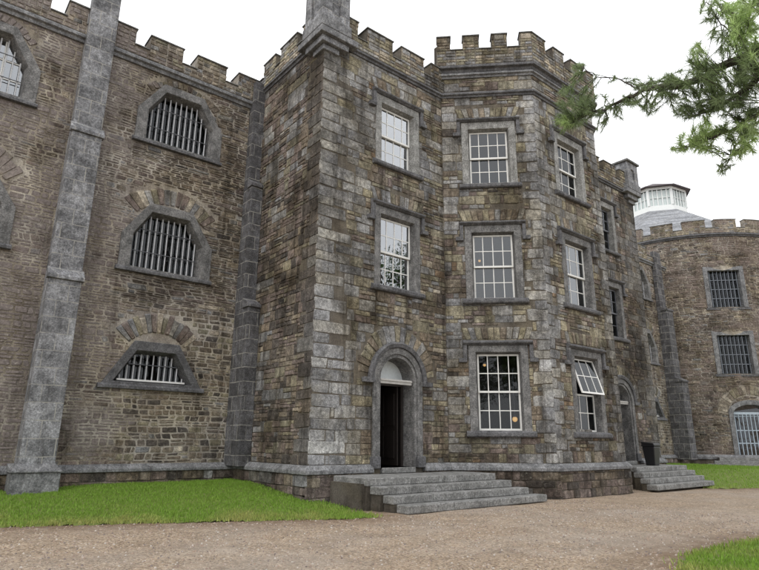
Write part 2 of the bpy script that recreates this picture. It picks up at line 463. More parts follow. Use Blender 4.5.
def voussoirs(mb, pn, cu, cz, r0, r1, a0, a1, n, wts, rel, seed, zmax=99, flatten=None):
    rng = random.Random(seed)
    for i in range(n):
        t0 = math.radians(a0+(a1-a0)*i/n); t1 = math.radians(a0+(a1-a0)*(i+1)/n)
        rr = r1*rng.uniform(.95, 1.04)
        def pt(r, t): return (cu - r*math.cos(t), min(zmax, cz + r*math.sin(t)))
        q = [pt(r0, t0), pt(rr, t0), pt(rr, t1), pt(r0, t1)][::-1]
        stone(mb, pn, q, rel*rng.uniform(.7, 1.2), pick(rng, wts), rng, 0, .012)
def arc_hole(cu, cz, r0, r1, a0, a1, n=10):
    t = [math.radians(a0+(a1-a0)*i/n) for i in range(n+1)]
    return [(cu-r1*math.cos(x), cz+r1*math.sin(x)) for x in t] + [(cu-r0*math.cos(x), cz+r0*math.sin(x)) for x in t[::-1]]

def ring(mb, pn, outer, inner, d1, d0, back=-.3, splay=None, **k):
    """moulded surround between two outlines with the same number of points: front face, outer edge, splayed reveal"""
    n = len(outer); sp = splay or inner
    vs = [pn.P(u, z, d0) for u, z in outer] + [pn.P(u, z, d1) for u, z in outer] + [pn.P(u, z, d1) for u, z in sp] + [pn.P(u, z, back) for u, z in inner]
    fs = []
    for i in range(n):
        j = (i+1) % n
        for a in range(3): fs.append((a*n+i, a*n+j, (a+1)*n+j, (a+1)*n+i))
    mb.add(vs, fs, **k)
def scale_poly(p, c, s): return [(c[0]+(x-c[0])*s[0], c[1]+(y-c[1])*s[1]) for x, y in p]

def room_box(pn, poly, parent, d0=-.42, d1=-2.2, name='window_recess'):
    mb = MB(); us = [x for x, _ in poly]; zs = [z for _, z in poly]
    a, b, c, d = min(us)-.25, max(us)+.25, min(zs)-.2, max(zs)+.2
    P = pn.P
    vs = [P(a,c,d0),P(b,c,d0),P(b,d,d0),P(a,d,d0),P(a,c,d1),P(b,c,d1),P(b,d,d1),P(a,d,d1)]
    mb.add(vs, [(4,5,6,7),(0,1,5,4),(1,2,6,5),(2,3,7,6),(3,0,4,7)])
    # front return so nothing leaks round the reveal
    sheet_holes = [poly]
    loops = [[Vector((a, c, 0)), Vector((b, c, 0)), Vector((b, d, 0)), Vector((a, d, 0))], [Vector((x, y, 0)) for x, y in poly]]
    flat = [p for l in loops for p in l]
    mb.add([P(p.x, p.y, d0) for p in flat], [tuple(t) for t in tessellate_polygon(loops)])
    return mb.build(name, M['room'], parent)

def barred_window(pn, cu, kind, dz, parent, seed, pane='glass', label=None):
    """the prison wing's openings. kind 'oct' or 'trap'"""
    if kind == 'oct':
        outer = [(-1.38,4.80),(1.38,4.80),(1.38,5.84),(.66,6.93),(-.66,6.93),(-1.38,5.84)]
        inner = [(-.98,4.92),(.98,4.92),(.98,5.86),(.54,6.58),(-.54,6.58),(-.98,5.86)]
        sp = [(-1.06,4.87),(1.06,4.87),(1.06,5.87),(.58,6.66),(-.58,6.66),(-1.06,5.87)]
        sill = (-1.44, 1.44, 4.70, 4.83)
    else:
        outer = [(-1.42,1.44),(1.42,1.44),(.64,2.71),(-.64,2.71)]
        inner = [(-.99,1.58),(.99,1.58),(.51,2.36),(-.51,2.36)]
        sp = [(-1.12,1.54),(1.12,1.54),(.56,2.44),(-.56,2.44)]
        sill = (-1.5, 1.5, 1.34, 1.47)
    sh = lambda pl: [(cu+x, z+dz) for x, z in pl]
    o, i, s = sh(outer), sh(inner), sh(sp)
    mb = MB(); ring(mb, pn, o, i, .07, -.02, -.32, s)
    w = mb.build('window', M['dressed_dark'] if kind == 'trap' else M['frame_stone'], parent, bevel=.012)
    if label: w['label'] = label
    mb = MB(); profile(mb, pn, cu+sill[0], cu+sill[1], [(-.02, sill[2]+dz), (.13, sill[2]+dz), (.13, sill[3]+dz-.05), (.075, sill[3]+dz), (-.02, sill[3]+dz)])
    mb.build('sill', M['dressed_dark'], w, bevel=.01)
    # bars
    mb = MB(); mb2 = MB(); rng = random.Random(seed)
    nb = 11
    xs = [-.98+1.96*(k+.5)/nb for k in range(nb)]
    zb = inner[0][1]
    def top(x):
        x = abs(x)
        if kind == 'oct': return 6.58 if x < .54 else 6.58-(x-.54)/(.98-.54)*.72
        return 2.36 if x < .51 else 2.36-(x-.51)/(.99-.51)*.78
    for x in xs:
        t = top(x)
        if t-zb < .12: continue
        mb.tube([pn.P(cu+x+rng.uniform(-.008, .008), zb+dz, -.17), pn.P(cu+x, t+dz, -.17)], .021, 6)
    for zc in ([5.42, 6.12] if kind == 'oct' else [2.06]):
        hw = .97
        if kind == 'oct' and zc > 5.86: hw = .98-(zc-5.86)/.72*.44
        if kind != 'oct': hw = .99-(zc-1.58)/.78*.48
        mb2.tube([pn.P(cu-hw, zc+dz, -.143), pn.P(cu+hw, zc+dz, -.143)], .014, 5)
    mb.build('window_bars', M['bar_iron'], w); mb2.build('cross_bars', M['dark_iron'], w)
    if kind != 'oct':
        mb = MB(); pbox(mb, pn, cu-.97, cu+.97, 1.585+dz, 1.635+dz, -.25, -.12); mb.build('sill_rail', M['white_paint'], w)
    mb = MB()
    vs = [pn.P(x, z, -.29) for x, z in i]; mb.add(vs, [tuple(range(len(vs)))])
    mb.build('pane', M[pane], w)
    if pane == 'glass_bright':
        mb = MB(); n = 4
        for k in range(1, n):
            x = -.98+1.96*k/n; pbox(mb, pn, cu+x-.02, cu+x+.02, zb+dz, top(x)+dz, -.285, -.255)
        for zc in (5.45, 6.0):
            hw = .97 if zc < 5.86 else .9
            pbox(mb, pn, cu-hw, cu+hw, zc+dz-.018, zc+dz+.018, -.286, -.26)
        mb.build('glazing_bars', M['white_paint'] if pane == 'glass_bright' else M['dark_iron'], w)
    room_box(pn, i, w, -.325)
    return w, o, s

def sash_window(pn, cu, z0, z1, parent, cols=4, pane='glass', tilt=False, hw=.66, ohw=.94, top=None, label=None, lamps=(), paper=None, sash_m='white_paint'):
    top = top or z1+.36
    o = [(cu-ohw, z0-.02), (cu+ohw, z0-.02), (cu+ohw, top), (cu-ohw, top)]
    i = [(cu-hw, z0), (cu+hw, z0), (cu+hw, z1), (cu-hw, z1)]
    s = [(cu-hw-.05, z0), (cu+hw+.05, z0), (cu+hw+.05, z1+.05), (cu-hw-.05, z1+.05)]
    mb = MB(); ring(mb, pn, o, i, .045, -.02, -.26, s)
    w = mb.build('window', M['dressed_light' if z0 > 8 else 'frame_stone'], parent, bevel=.01)
    if label: w['label'] = label
    mb = MB(); profile(mb, pn, cu-ohw-.12, cu+ohw+.12, [(-.02, z0-.20), (.12, z0-.20), (.15, z0-.16), (.15, z0-.07), (.05, z0-.015), (-.02, z0-.015)])
    mb.build('sill', M['dressed_dark'], w, bevel=.01)
    # hood mould: bar over the head, drops, and little return stops
    mb = MB(); a, b = cu-ohw-.06, cu+ohw+.06
    profile(mb, pn, a-.10, b+.10, [(-.02, top), (.08, top), (.17, top+.06), (.17, top+.11), (.04, top+.16), (-.02, top+.16)])
    for x in (a-.10, b-.02):
        pbox(mb, pn, x, x+.12, top-.42, top+.002, -.02, .12)
    for x in (a-.24, b-.02):
        pbox(mb, pn, x, x+.26, top-.55, top-.418, -.02, .14)
    mb.build('hood_mould', M['dressed_dark'], w, bevel=.012)
    zm = (z0+z1)/2
    def sash(za, zb, d, rows, tl=0):
        mb = MB()
        def P(u, z, dd):                     # tilt about the top edge
            return pn.P(u, zb-(zb-z)*math.cos(tl), d+dd+(zb-z)*math.sin(tl))
        class Q: pass
        q = Q(); q.P = P
        fr = .055
        pbox(mb, q, cu-hw, cu-hw+fr, za, zb, -.045, 0); pbox(mb, q, cu+hw-fr, cu+hw, za, zb, -.045, 0)
        pbox(mb, q, cu-hw+fr, cu+hw-fr, za, za+fr*1.1, -.045, -.001); pbox(mb, q, cu-hw+fr, cu+hw-fr, zb-fr, zb, -.045, -.001)
        for k in range(1, cols):
            x = cu-hw+2*hw*k/cols; pbox(mb, q, x-.014, x+.014, za+fr*1.1, zb-fr, -.035, -.006)
        for k in range(1, rows):
            z = za+(zb-za)*k/rows; pbox(mb, q, cu-hw+fr, cu+hw-fr, z-.014, z+.014, -.036, -.008)
        o1 = mb.build('sash', M[sash_m], w)
        mb = MB(); mb.add([P(cu-hw+.03, za+.03, -.02), P(cu+hw-.03, za+.03, -.02), P(cu+hw-.03, zb-.03, -.02), P(cu-hw+.03, zb-.03, -.02)], [(0, 1, 2, 3)])
        mb.build('pane', M[pane], w)
    sash(zm-.03, z1, -.14, 2, math.radians(17) if tilt else 0)
    sash(z0, zm+.03, -.20, 2)
    if paper:
        mb = MB(); x, z = paper; pbox(mb, pn, cu+x, cu+x+.19, z, z+.27, -.262, -.258); mb.build('poster', M['paper_blue'], w)
    room_box(pn, i, w, -.265)
    return w, o, s

def wall_part(pn, u0, u1, z0, z1, opens, blocks, zone, seed, rowh, parent, stone_m, mortar_m, extra=None, gap=.008, name='wall'):
    mb = MB()
    sheet(mb, pn, u0, u1, z0, z1, opens, mi=0)
    if extra: extra(mb)
    courses(mb, pn, u0, u1, z0, z1, blocks, rowh, zone, seed, 0, 1, seed*1.7, gap)
    return mb.build(name, [M[mortar_m], M[stone_m]], parent)
def mid(o, i, t=.35): return [(a[0]*t+b[0]*(1-t), a[1]*t+b[1]*(1-t)) for a, b in zip(o, i)]
def spread(poly, s=1.0): return poly

def n2(u, z, k=1., o=0.): return mnoise.noise(Vector((u*k+o, z*k, o)))

# ------------------------------------------------------------------ key dimensions
YW = 17.11; XT0 = 8.28; XB0 = 13.36; XB1 = 15.67; XB2 = 19.63; XB3 = 21.94; XT1 = 27.02; YT = 13.0; YB = 10.69
ZG = -1.75

def plinth_zone(u, z, rng): return .9, 1, (.25, .75), [('purple', 5), ('brown', 4), ('dark', 1.5), ('grey', .5)], .025
def parapet(pn, u0, u1, zb, zc, zt, merlons, parent, stone_m, mortar_m, zone, seed, d=.14, th=.38, step=None, rowh=(.10, .17), rise=.05):
    mb = MB()
    pbox(mb, pn, u0, u1, zb, zc, d-th, d, step=step, mi=0)
    for a, b in merlons: pbox(mb, pn, a, b, zc-.002, zt, d-th+.002, d-.002, step=step, mi=0)
    holes = []
    cr = [u0]+[x for ab in merlons for x in ab]+[u1]
    for a, b in zip(cr[::2], cr[1::2]):
        if b-a > .05: holes.append([(a, zc), (b, zc), (b, zt+.1), (a, zt+.1)])
    courses(mb, pn, u0, u1, zb, zt, holes, rowh, zone, seed, d, 1)
    p = mb.build('parapet', [M[mortar_m], M[stone_m]], parent)
    for a, b in merlons:
        mb = MB(); pbox(mb, pn, a-.03, b+.03, zt+.001, zt+.05, d-th-.03, d+.045, step=step); mb.build('coping', M['coping'], p, bevel=.012)
    for a, b in zip(cr[::2], cr[1::2]):
        if b-a > .1:
            mb = MB(); profile(mb, pn, a+.002, b-.002, [(d-th+.01, zc+.001), (d+.05, zc+.001), (d+.05, zc+.04), (d-th+.01, zc+.04+rise)]); mb.build('coping', M['coping'], p, bevel=.012)
    return p
def cornice(pn, u0, u1, z0, z1, pr, parent, e0=0, e1=0, step=None, m_='dressed_dark', name='cornice'):
    mb = MB(); h = z1-z0
    profile(mb, pn, u0, u1, [(-.02, z0), (pr*.45, z0), (pr*.55, z0+h*.35), (pr, z0+h*.45), (pr, z0+h*.75), (pr*.7, z1), (-.02, z1)], step, e0, e1)
    return mb.build(name, M[m_], parent, bevel=.008)
def plinth(pn, u0, u1, zt, zb, parent, e0=0, e1=0, base='stone', seed=5, step=None, ug=None):
    mb = MB()
    profile(mb, pn, u0, u1, [(-.02, zb), (.19, zb), (.19, zt-.10), (.05, zt+.02), (-.02, zt+.02)], step, e0, e1)
    p = mb.build('plinth', M['dressed'], parent, bevel=.015)
    mb = MB()
    pbox(mb, pn, u0-e0*.12, u1+e1*.12, ZG-.25, zb, -.02, .12, step=step, mi=0)
    courses(mb, pn, u0-e0*.15, u1+e1*.15, ZG-.1, zb, [], (.2, .3), plinth_zone, seed, .12, 1)
    mb.build('footing', [M['mortar_dark'], M['tower_stone']], p)
    return p
def buttress(parent, x0, x1, ywall, stages, m_, ny=-1, cap=True, sides_mat=None):
    """stages: list of (z0, z1, depth, half-widening)"""
    mb = MB()
    for k, (z0, z1, dep, wd) in enumerate(stages):
        y1 = ywall; y0 = ywall - dep
        mb.box(x0-wd, x1+wd, y0, y1, z0, z1)
        if k+1 < len(stages):                       # weathering stone that sheds to the shallower stage
            nd = stages[k+1][2]
            mb.add([(x0-wd-.05, y0-.06, z1+.001), (x1+wd+.05, y0-.06, z1+.001), (x1+wd+.05, y0-.06, z1+.10), (x0-wd-.05, y0-.06, z1+.10),
                    (x0-wd-.05, ywall-nd+.01, z1+.001), (x1+wd+.05, ywall-nd+.01, z1+.001), (x1+wd+.05, ywall-nd+.01, z1+.34), (x0-wd-.05, ywall-nd+.01, z1+.34)],
                   [(0,1,2,3),(4,7,6,5),(0,4,5,1),(3,2,6,7),(0,3,7,4),(1,5,6,2)])
    return mb.build('buttress', M[m_], parent, bevel=.012)

# ------------------------------------------------------------------ prison wing on the left
def wing(mirror, name, label):
    mx = (lambda x: 35.3-x) if mirror else (lambda x: x)
    loc = (mx(2.8), YW+.5, -1.6)
    root = thing(name, label, 'building', loc)
    # u is world X for both wings
    pn = Panel((0, YW, 0), (1, 0, 0), (0, -1, 0))
    if not mirror:
        u0, u1 = -4.2, 8.28; centres = [5.53, .10]; butts = [2.8, -2.6]
        plus = []
    else:
        u0, u1 = 27.02, 39.3; centres = [35.2, 29.77]; butts = [32.5]
    opens = []; blocks = []; arcs = []
    sd = 10 if not mirror else 40
    for ci, cu in enumerate(centres):
        for kind, dz in (('oct', 4.13), ('oct', 0.), ('trap', 0.)):
            pane = 'glass_bright' if (not mirror and ci == 1 and dz > 4) else 'glass'
            w, o, i = barred_window(pn, cu, kind, dz, root, sd+ci*5+int(dz), pane)
            opens.append(i); blocks.append(mid(o, i, .8))
            if kind == 'oct':
                r0, r1, cz = 1.33, (1.93 if dz == 0 else 1.62), 5.66+dz
            else: r0, r1, cz = 1.03, 1.62, 1.95
            arcs.append((cu, cz, r0, r1)); blocks.append(arc_hole(cu, cz, r0-.05, r1+.06, 40, 140))
            blocks.append([(cu-.8, o[2][1]-.05), (cu+.8, o[2][1]-.05), (cu+.5, cz+r0), (cu-.5, cz+r0)] if kind == 'trap' else [(cu-.62, o[3][1]-.1), (cu+.62, o[3][1]-.1), (cu+.3, cz+r0), (cu-.3, cz+r0)])
    for b in butts: blocks.append([(b-.38, -2), (b+.38, -2), (b+.38, 12), (b-.38, 12)])
    if not mirror: blocks.append([(7.9, -2), (8.3, -2), (8.3, 12), (7.9, 12)])
    def zone(u, z, rng):
        right = u > 4.0 + .8*n2(u, z, .8, 3) if not mirror else True
        if right and z < 3.9+.5*n2(u, z, .6, 8):
            return rng.uniform(.4, 1.1), rng.choice([1, 1, 2]), (.16, .5), [('brown', 6), ('olive', 3), ('dark', 3), ('grey', .6), ('tan', .8)], .014
        if right:
            return rng.uniform(.5, 1.5), rng.choice([1, 2, 2, 3]), (.22, .65), [('tan', 2.2), ('brown', 3.5), ('purple', 3.5), ('grey', 1.2), ('dark', 1.3)], .026
        return rng.uniform(.4, 1.2), rng.choice([1, 2, 2]), (.15, .5), [('purple', 5), ('brown', 3), ('grey', 1.5), ('tan', .8)], .011
    def extra(mb):
        for k, (cu, cz, r0, r1) in enumerate(arcs):
            voussoirs(mb, pn, cu, cz, r0, r1, 41, 139, 15, [('olive', 2), ('tan', 1.5), ('brown', 3), ('grey', 2.5), ('purple', 2)], .035, sd+k, 11.36)
    wall_part(pn, u0, u1, ZG-.2, 11.40, opens, blocks, zone, sd, (.12, .20), root, 'wing_stone', 'mortar_pale', extra, gap=.018)
    cornice(pn, u0, u1, 11.38, 11.66, .17, root, m_='dressed')
    mer = [(3.22, 3.80), (4.25, 5.31), (5.80, 6.84), (7.30, 8.10), (1.87, 2.40), (.35, 1.42), (-1.15, -.1), (-2.1, -1.6), (-4.1, -3.2)]
    if mirror:
        mer = [(35.3-b, 35.3-a) for a, b in mer if b < 8 and a > -2] + [(27.2, 28.0)]
    mer = sorted(mer)
    parapet(pn, u0, u1-.02, 11.66, 11.97, 12.50, mer, root, 'wing_stone', 'mortar_pale',
            lambda u, z, rng: (.6, 1, (.15, .4), [('tan', 3), ('olive', 2), ('brown', 3), ('grey', 2)], .022), sd+3, th=.62, rise=.30)
    plinth(pn, u0, u1, -.68, -.86, root, seed=sd+8)
    for b in butts:
        buttress(root, b-.39, b+.39, YW, [(-.75, 4.0, .65, 0), (4.0, 8.3, .50, 0), (8.3, 13.5, .38, -.01)], 'ashlar')
        mb = MB()
        q = YW
        mb.add([(b-.55, q-.84, -.80), (b+.55, q-.84, -.80), (b+.55, q-.1, -.80), (b-.55, q-.1, -.80), (b-.55, q-.84, -.76), (b+.55, q-.84, -.76), (b+.40, q-.66, -.60), (b-.40, q-.66, -.60),(b+.55, q-.1, -.60),(b-.55, q-.1, -.60)],
               [(0,3,2,1),(0,1,5,4),(4,5,6,7),(1,2,8,6,5),(0,4,7,9,3),(6,8,9,7)])
        mb.box(b-.52, b+.52, q-.80, q-.1, ZG, -.802)
        mb.build('buttress_base', M['dressed'], root, bevel=.015)
    # roof slab and hidden back wall so the wing is a body
    mb = MB(); mb.box(u0+.05, u1-.05, YW+.3, YW+9, 11.55, 11.75); mb.build('roof', M['slate'], root)
    mb = MB(); mb.box(u0+.05, u1-.05, YW+8.8, YW+9, ZG, 11.6); mb.box(u0, u0+.2, YW+.03, YW+9, ZG, 11.6)
    mb.build('back_wall', M['mortar_dark'], root)
    return root
lw = wing(False, 'prison_wing', 'long rubble stone wing with many-sided barred windows and tall stepped buttress, left of the gatehouse')
# the buttress squeezed into the corner with the gatehouse
buttress(lw, 7.87, 8.275, YW, [(-.75, 4.0, .98, 0), (4.0, 8.2, .62, 0), (8.2, 12.35, .36, 0)], 'dark_ashlar')
rw = wing(True, 'prison_wing', 'short stretch of rubble stone wing with barred windows between the gatehouse and the round tower')
buttress(rw, 37.25, 38.1, YW, [(-.95, 3.7, 1.0, 0), (3.7, 8.3, .62, 0), (8.3, 12.4, .25, 0)], 'dark_ashlar')

# ------------------------------------------------------------------ gatehouse with its canted bay
gh = thing('gatehouse', 'projecting three storey stone gatehouse with canted centre bay, sash windows and arched doors', 'building', (17.65, 15, -1.6))
TS = Panel((XT0, YW, 0), (0, -1, 0), (-1, 0, 0)); LTS = YW-YT
TF = Panel((0, YT, 0), (1, 0, 0), (0, -1, 0))
k2 = math.sqrt(.5); L1 = (XB1-XB0)/k2
F1 = Panel((XB0, YT, 0), (1, -1, 0), (-1, -1, 0))
F2 = Panel((0, YB, 0), (1, 0, 0), (0, -1, 0))
F3 = Panel((XB2, YB, 0), (1, 1, 0), (1, -1, 0))
TE = Panel((XT1, YT, 0), (0, 1, 0), (1, 0, 0))

def quoins(edges, hts, rng, holes):
    """edges: list of (u_edge, direction, short, long); returns quoin quads and the cells they take"""
    out = []
    for ue, s, sh, lo in edges:
        z = -.62; k = 0
        while z < 12.0:
            h = rng.uniform(*hts); l = (lo if (k % 2) else sh)*rng.uniform(.85, 1.2)
            zt = min(z+h, 12.05)
            a, b = (ue, ue+s*l) if s > 0 else (ue+s*l, ue)
            out.append((a, b, z, zt)); z = zt; k += 1
    return out
def flat_arch(cu, zb, h, hw, splay=.16, n=11):
    res = []
    for i in range(n):
        a0 = -1+2*i/n; a1 = -1+2*(i+1)/n
        res.append([(cu+a0*hw, zb), (cu+a1*hw, zb), (cu+a1*(hw+splay), zb+h), (cu+a0*(hw+splay), zb+h)])
    return res
def tower_wall(pn, u0, u1, z1, opens, blocks, seed, qedges, greyfn, flats, extra=None, gwt=None):
    rng = random.Random(seed)
    q = quoins(qedges, (.27, .40), rng, None)
    bl = list(blocks)
    for a, b, c, d in q: bl.append([(a-.01, c), (b+.01, c), (b+.01, d), (a-.01, d)])
    for fl in flats:
        bl.append([fl[0][0], fl[-1][1], fl[-1][2], fl[0][3]])
    def inwin(u, z): return any(inside((u, z), o) for o in opens)
    def zone(u, z, rng):
        g = greyfn(u, z)
        if rng.random() < g:
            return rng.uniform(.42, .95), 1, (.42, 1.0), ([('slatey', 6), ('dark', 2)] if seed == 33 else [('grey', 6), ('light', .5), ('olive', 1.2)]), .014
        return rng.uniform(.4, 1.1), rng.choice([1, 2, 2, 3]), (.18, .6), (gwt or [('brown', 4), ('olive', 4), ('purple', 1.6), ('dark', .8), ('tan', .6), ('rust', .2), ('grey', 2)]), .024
    def ex(mb):
        for a, b, c, d in q:
            a2 = a-(.016 if a == u0 else 0); b2 = b+(.016 if b == u1 else 0)
            skip = any(min(o_[0] for o_ in o)-.15 < (a+b)/2 < max(o_[0] for o_ in o)+.15 and min(o_[1] for o_ in o) < (c+d)/2 < max(o_[1] for o_ in o) for o in opens)
            if skip: continue
            stone(mb, pn, [(a2, c), (b2, c), (b2, d), (a2, d)], .02, pick(rng, qpal), rng, 0, .006)
        for fl in flats:
            for t in fl: stone(mb, pn, t, .025*rng.uniform(.7, 1.2), pick(rng, [('olive', 3), ('brown', 3), ('grey', 3)]), rng, 0, .008)
        if extra: extra(mb)
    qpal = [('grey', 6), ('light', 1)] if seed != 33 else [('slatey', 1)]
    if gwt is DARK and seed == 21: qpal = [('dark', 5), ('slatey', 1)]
    mb = MB(); sheet(mb, pn, u0, u1, ZG-.2, z1, opens, mi=0); ex(mb)
    courses(mb, pn, u0, u1, -.62, z1, bl, (.24, .36), zone, seed, 0, 1, None, .005)
    return mb.build('wall', [M['mortar_dark'], M['tower_stone']], gh)
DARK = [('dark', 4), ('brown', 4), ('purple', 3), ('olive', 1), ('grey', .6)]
ROWS = [(.34, 2.72, 2.99), (4.55, 6.78, 7.08), (8.64, 10.68, 11.0)]

# side wall
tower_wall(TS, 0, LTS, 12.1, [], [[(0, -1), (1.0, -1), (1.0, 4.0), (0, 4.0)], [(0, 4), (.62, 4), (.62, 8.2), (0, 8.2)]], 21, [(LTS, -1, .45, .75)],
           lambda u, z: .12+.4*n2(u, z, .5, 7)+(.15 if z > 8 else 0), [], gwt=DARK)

# front-left and front-right walls share one recipe
def door(pn, cu, parent, seed, leaf=1):
    r = .61; ro = .95; zs = 1.74; zb = -.72; n = 14
    def arch(rad, zl, hw=None):
        return [(cu-rad, zl)] + [(cu-rad*math.cos(PI*k/n), zs+rad*math.sin(PI*k/n)) for k in range(n+1)] + [(cu+rad, zl)]
    inner, outer, midp = arch(r, zb), arch(ro, zb), arch(.76, zb)
    mb = MB()
    ring(mb, pn, outer[::-1], midp[::-1], .07, -.02, .02, None)
    ring(mb, pn, midp[::-1], inner[::-1], .025, -.02, -.55, arch(.66, zb)[::-1])
    d = mb.build('doorway', M['frame_stone'], parent, bevel=.01)
    # hood over the arch with its springers
    mb = MB(); ho, hi = 1.07, .955
    prof = []
    vs = []; fs = []
    for k in range(19):
        t = PI*k/18; c_, s_ = -math.cos(t), math.sin(t)
        for rr, dd in ((hi, .0), (hi, .12), (ho, .16), (ho+.05, .10), (ho+.05, -.02)):
            vs.append(pn.P(cu+rr*c_, zs+rr*s_, dd))
    for k in range(18):
        for j in range(4): fs.append((k*5+j, k*5+j+1, (k+1)*5+j+1, (k+1)*5+j))
    mb.add(vs, fs)
    for s in (-1, 1):
        a, b = sorted((cu+s*.94, cu+s*1.34)); pbox(mb, pn, a, b, zs-.14, zs-.001, -.02, .14)
    mb.build('hood_mould', M['dressed_dark'], d, bevel=.01)
    for s in (-1, 1):
        mb = MB(); a, b = sorted((cu+s*.70, cu+s*1.02)); pbox(mb, pn, a, b, -.74, -.42, -.2, .12); mb.build('jamb_base', M['dressed_dark'], d, bevel=.02)
    mb = MB(); pbox(mb, pn, cu-r, cu+r, 1.62, 1.76, -.14, -.04); pbox(mb, pn, cu-r, cu+r, 1.70, 1.735, -.039, -.015)
    mb.build('transom', M['grey_wood'], d, bevel=.006)
    mb = MB(); fan = [(cu-r*math.cos(PI*k/16), zs+.0+r*math.sin(PI*k/16)) for k in range(17)]
    mb.add([pn.P(u, z, -.47) for u, z in fan], [tuple(range(17))])
    mb.build('fanlight', M['fan_glass'], d)
    mb = MB(); pbox(mb, pn, cu-r, cu+r, 1.60, 1.78, -.52, -.44); pbox(mb, pn, cu-r, cu-r+.07, zb, 1.6, -.52, -.44); pbox(mb, pn, cu+r-.07, cu+r, zb, 1.6, -.52, -.44)
    mb.build('door_frame', M['dark_wood'], d)
    mb = MB(); pbox(mb, pn, cu-r-.02, cu+r+.02, -.87, -.72, -.56, .10); mb.build('threshold', M['step_stone'], d, bevel=.015)
    mb = MB()                                   # leaf folded back inside the passage
    x = cu + r - .12
    pbox(mb, pn, x-.05, x, zb+.02, 1.6, -1.62, -.53)
    for za, zb_ in ((-.5, .3), (.45, 1.4)):
        pbox(mb, pn, x-.075, x-.049, za, zb_, -1.5, -1.15); pbox(mb, pn, x-.075, x-.049, za, zb_, -1.0, -.65)
    lf = mb.build('door', M['dark_wood'], d)
    mb = MB(); q = Vector(pn.P(x-.11, .45, -1.5)); mb.tube([q-Vector((.0, 0, .04)), q+Vector((0, 0, .04))], .03, 8); mb.build('handle', M['bar_iron'], lf)
    full = arch(r, zb)
    room_box(pn, full[::-1], d, -.555, -4.0, name='passage')
    return d, outer, arch(.66, zb)

def front(u0, u1, cu, edge_left, seed, lab):
    opens = []; bl = []; flats = []
    d, o, i = door(TF, cu, gh, seed)
    opens.append(i); bl.append(o); bl.append(arc_hole(cu, 1.74, 1.02, 1.62, 0, 180, 16))
    for k, (a, b, t) in enumerate(ROWS[1:]):
        w, o, i = sash_window(TF, cu, a, b, gh, cols=4 if seed != 33 else 3, pane='glass_bright' if seed == 31 else 'glass', top=t, sash_m='white_paint' if seed == 31 else 'dark_iron')
        opens.append(i); bl.append(mid(o, i, .8))
        flats.append(flat_arch(cu, t+.17, .42, .98))
    def grey(u, z):
        e = (u-u0) if edge_left else (u1-u)
        g = .30+.75*n2(u, z, .6, seed*.37)-(.35 if z < 6 and (u > u0+1.8 if edge_left else True) else 0)
        if e < 1.6+.5*n2(u, z, .7, 2): g += .65
        if z > 8.8: g += .3
        return max(.02, min(.97, g))
    qe = [(u0, 1, .55, 1.05)] if edge_left else [(u1, -1, .42, .8)]
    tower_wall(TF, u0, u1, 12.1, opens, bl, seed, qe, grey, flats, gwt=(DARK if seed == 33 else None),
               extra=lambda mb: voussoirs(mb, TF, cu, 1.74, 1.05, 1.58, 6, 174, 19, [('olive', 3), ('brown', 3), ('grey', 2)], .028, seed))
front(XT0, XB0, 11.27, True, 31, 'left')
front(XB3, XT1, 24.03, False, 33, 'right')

def facet(pn, u0, u1, cu, cols, seed, panes, tilt=None, real=True, papers=None):
    opens = []; bl = []; flats = []
    for k, (a, b, t) in enumerate(ROWS):
        if real:
            w, o, i = sash_window(pn, cu, a, b, gh, cols=cols, pane=panes[k], top=t, tilt=(tilt == k), paper=(papers or {}).get(k),
                                  label='sash window with its upper sash tilted open' if tilt == k else None)
            opens.append(i); bl.append(mid(o, i, .8)); flats.append(flat_arch(cu, t+.17, .42, 1.0))
    def grey(u, z):
        e = min(u-u0, u1-u); g = .20+.7*n2(u, z, .6, seed*.37)
        if e < .6: g += .35
        if z > 9: g += .15
        return max(.02, min(.95, g))
    tower_wall(pn, u0, u1, 12.9, opens, bl, seed, [(u0, 1, .3, .55), (u1, -1, .3, .55)] if pn is not F1 else [(u1, -1, .34, .58)], grey, flats)
facet(F1, 0, L1, L1/2, 4, 51, ['glass', 'glass_mid', 'glass_blue'])
facet(F2, XB1, XB2, 17.65, 3, 52, ['glass', 'glass_mid', 'glass'], tilt=0, papers={1: (-.35, 5.05)})
facet(F3, 0, L1, L1/2, 4, 53, ['glass', 'glass', 'glass'])
tower_wall(TE, 0, LTS, 12.1, [], [], 61, [(0, 1, .42, .8)], lambda u, z: .6, [])

# string course carried right round, then cornice and parapets
m45 = math.tan(math.radians(22.5))
for pn, a, b, e0, e1 in ((TS, 0, LTS, 0, 1), (TF, XT0, XB0, 1, -m45), (F1, 0, L1, -m45, m45), (F2, XB1, XB2, m45, m45), (F3, 0, L1, m45, -m45), (TF, XB3, XT1, -m45, 1), (TE, 0, LTS, 1, 0)):
    cornice(pn, a, b, 12.02, 12.22, .13, gh, e0, e1, name='string_course', m_='dressed_dark')
for pn, a, b, e0, e1 in ((F1, 0, L1, 0, m45), (F2, XB1, XB2, m45, m45), (F3, 0, L1, m45, 0)):
    cornice(pn, a, b, 12.82, 13.03, .13, gh, e0, e1, m_='dressed'); 
    cornice(pn, a, b, 13.031, 13.30, .24, gh, e0, e1, m_='dressed_dark')
for pn, a, b, e0, e1, seed in ((F1, 0, L1, 0, m45, 5), (F2, XB1, XB2, m45, m45, 6), (F3, 0, L1, m45, 0, 7)):
    pass
pz = lambda u, z, rng: (.7, 1, (.2, .5), [('grey', 4), ('olive', 3), ('brown', 1.5), ('tan', 1.5)], .018)
mf = [(8.9, 9.48), (9.87, 10.97), (11.35, 12.42), (12.78, 13.30)]
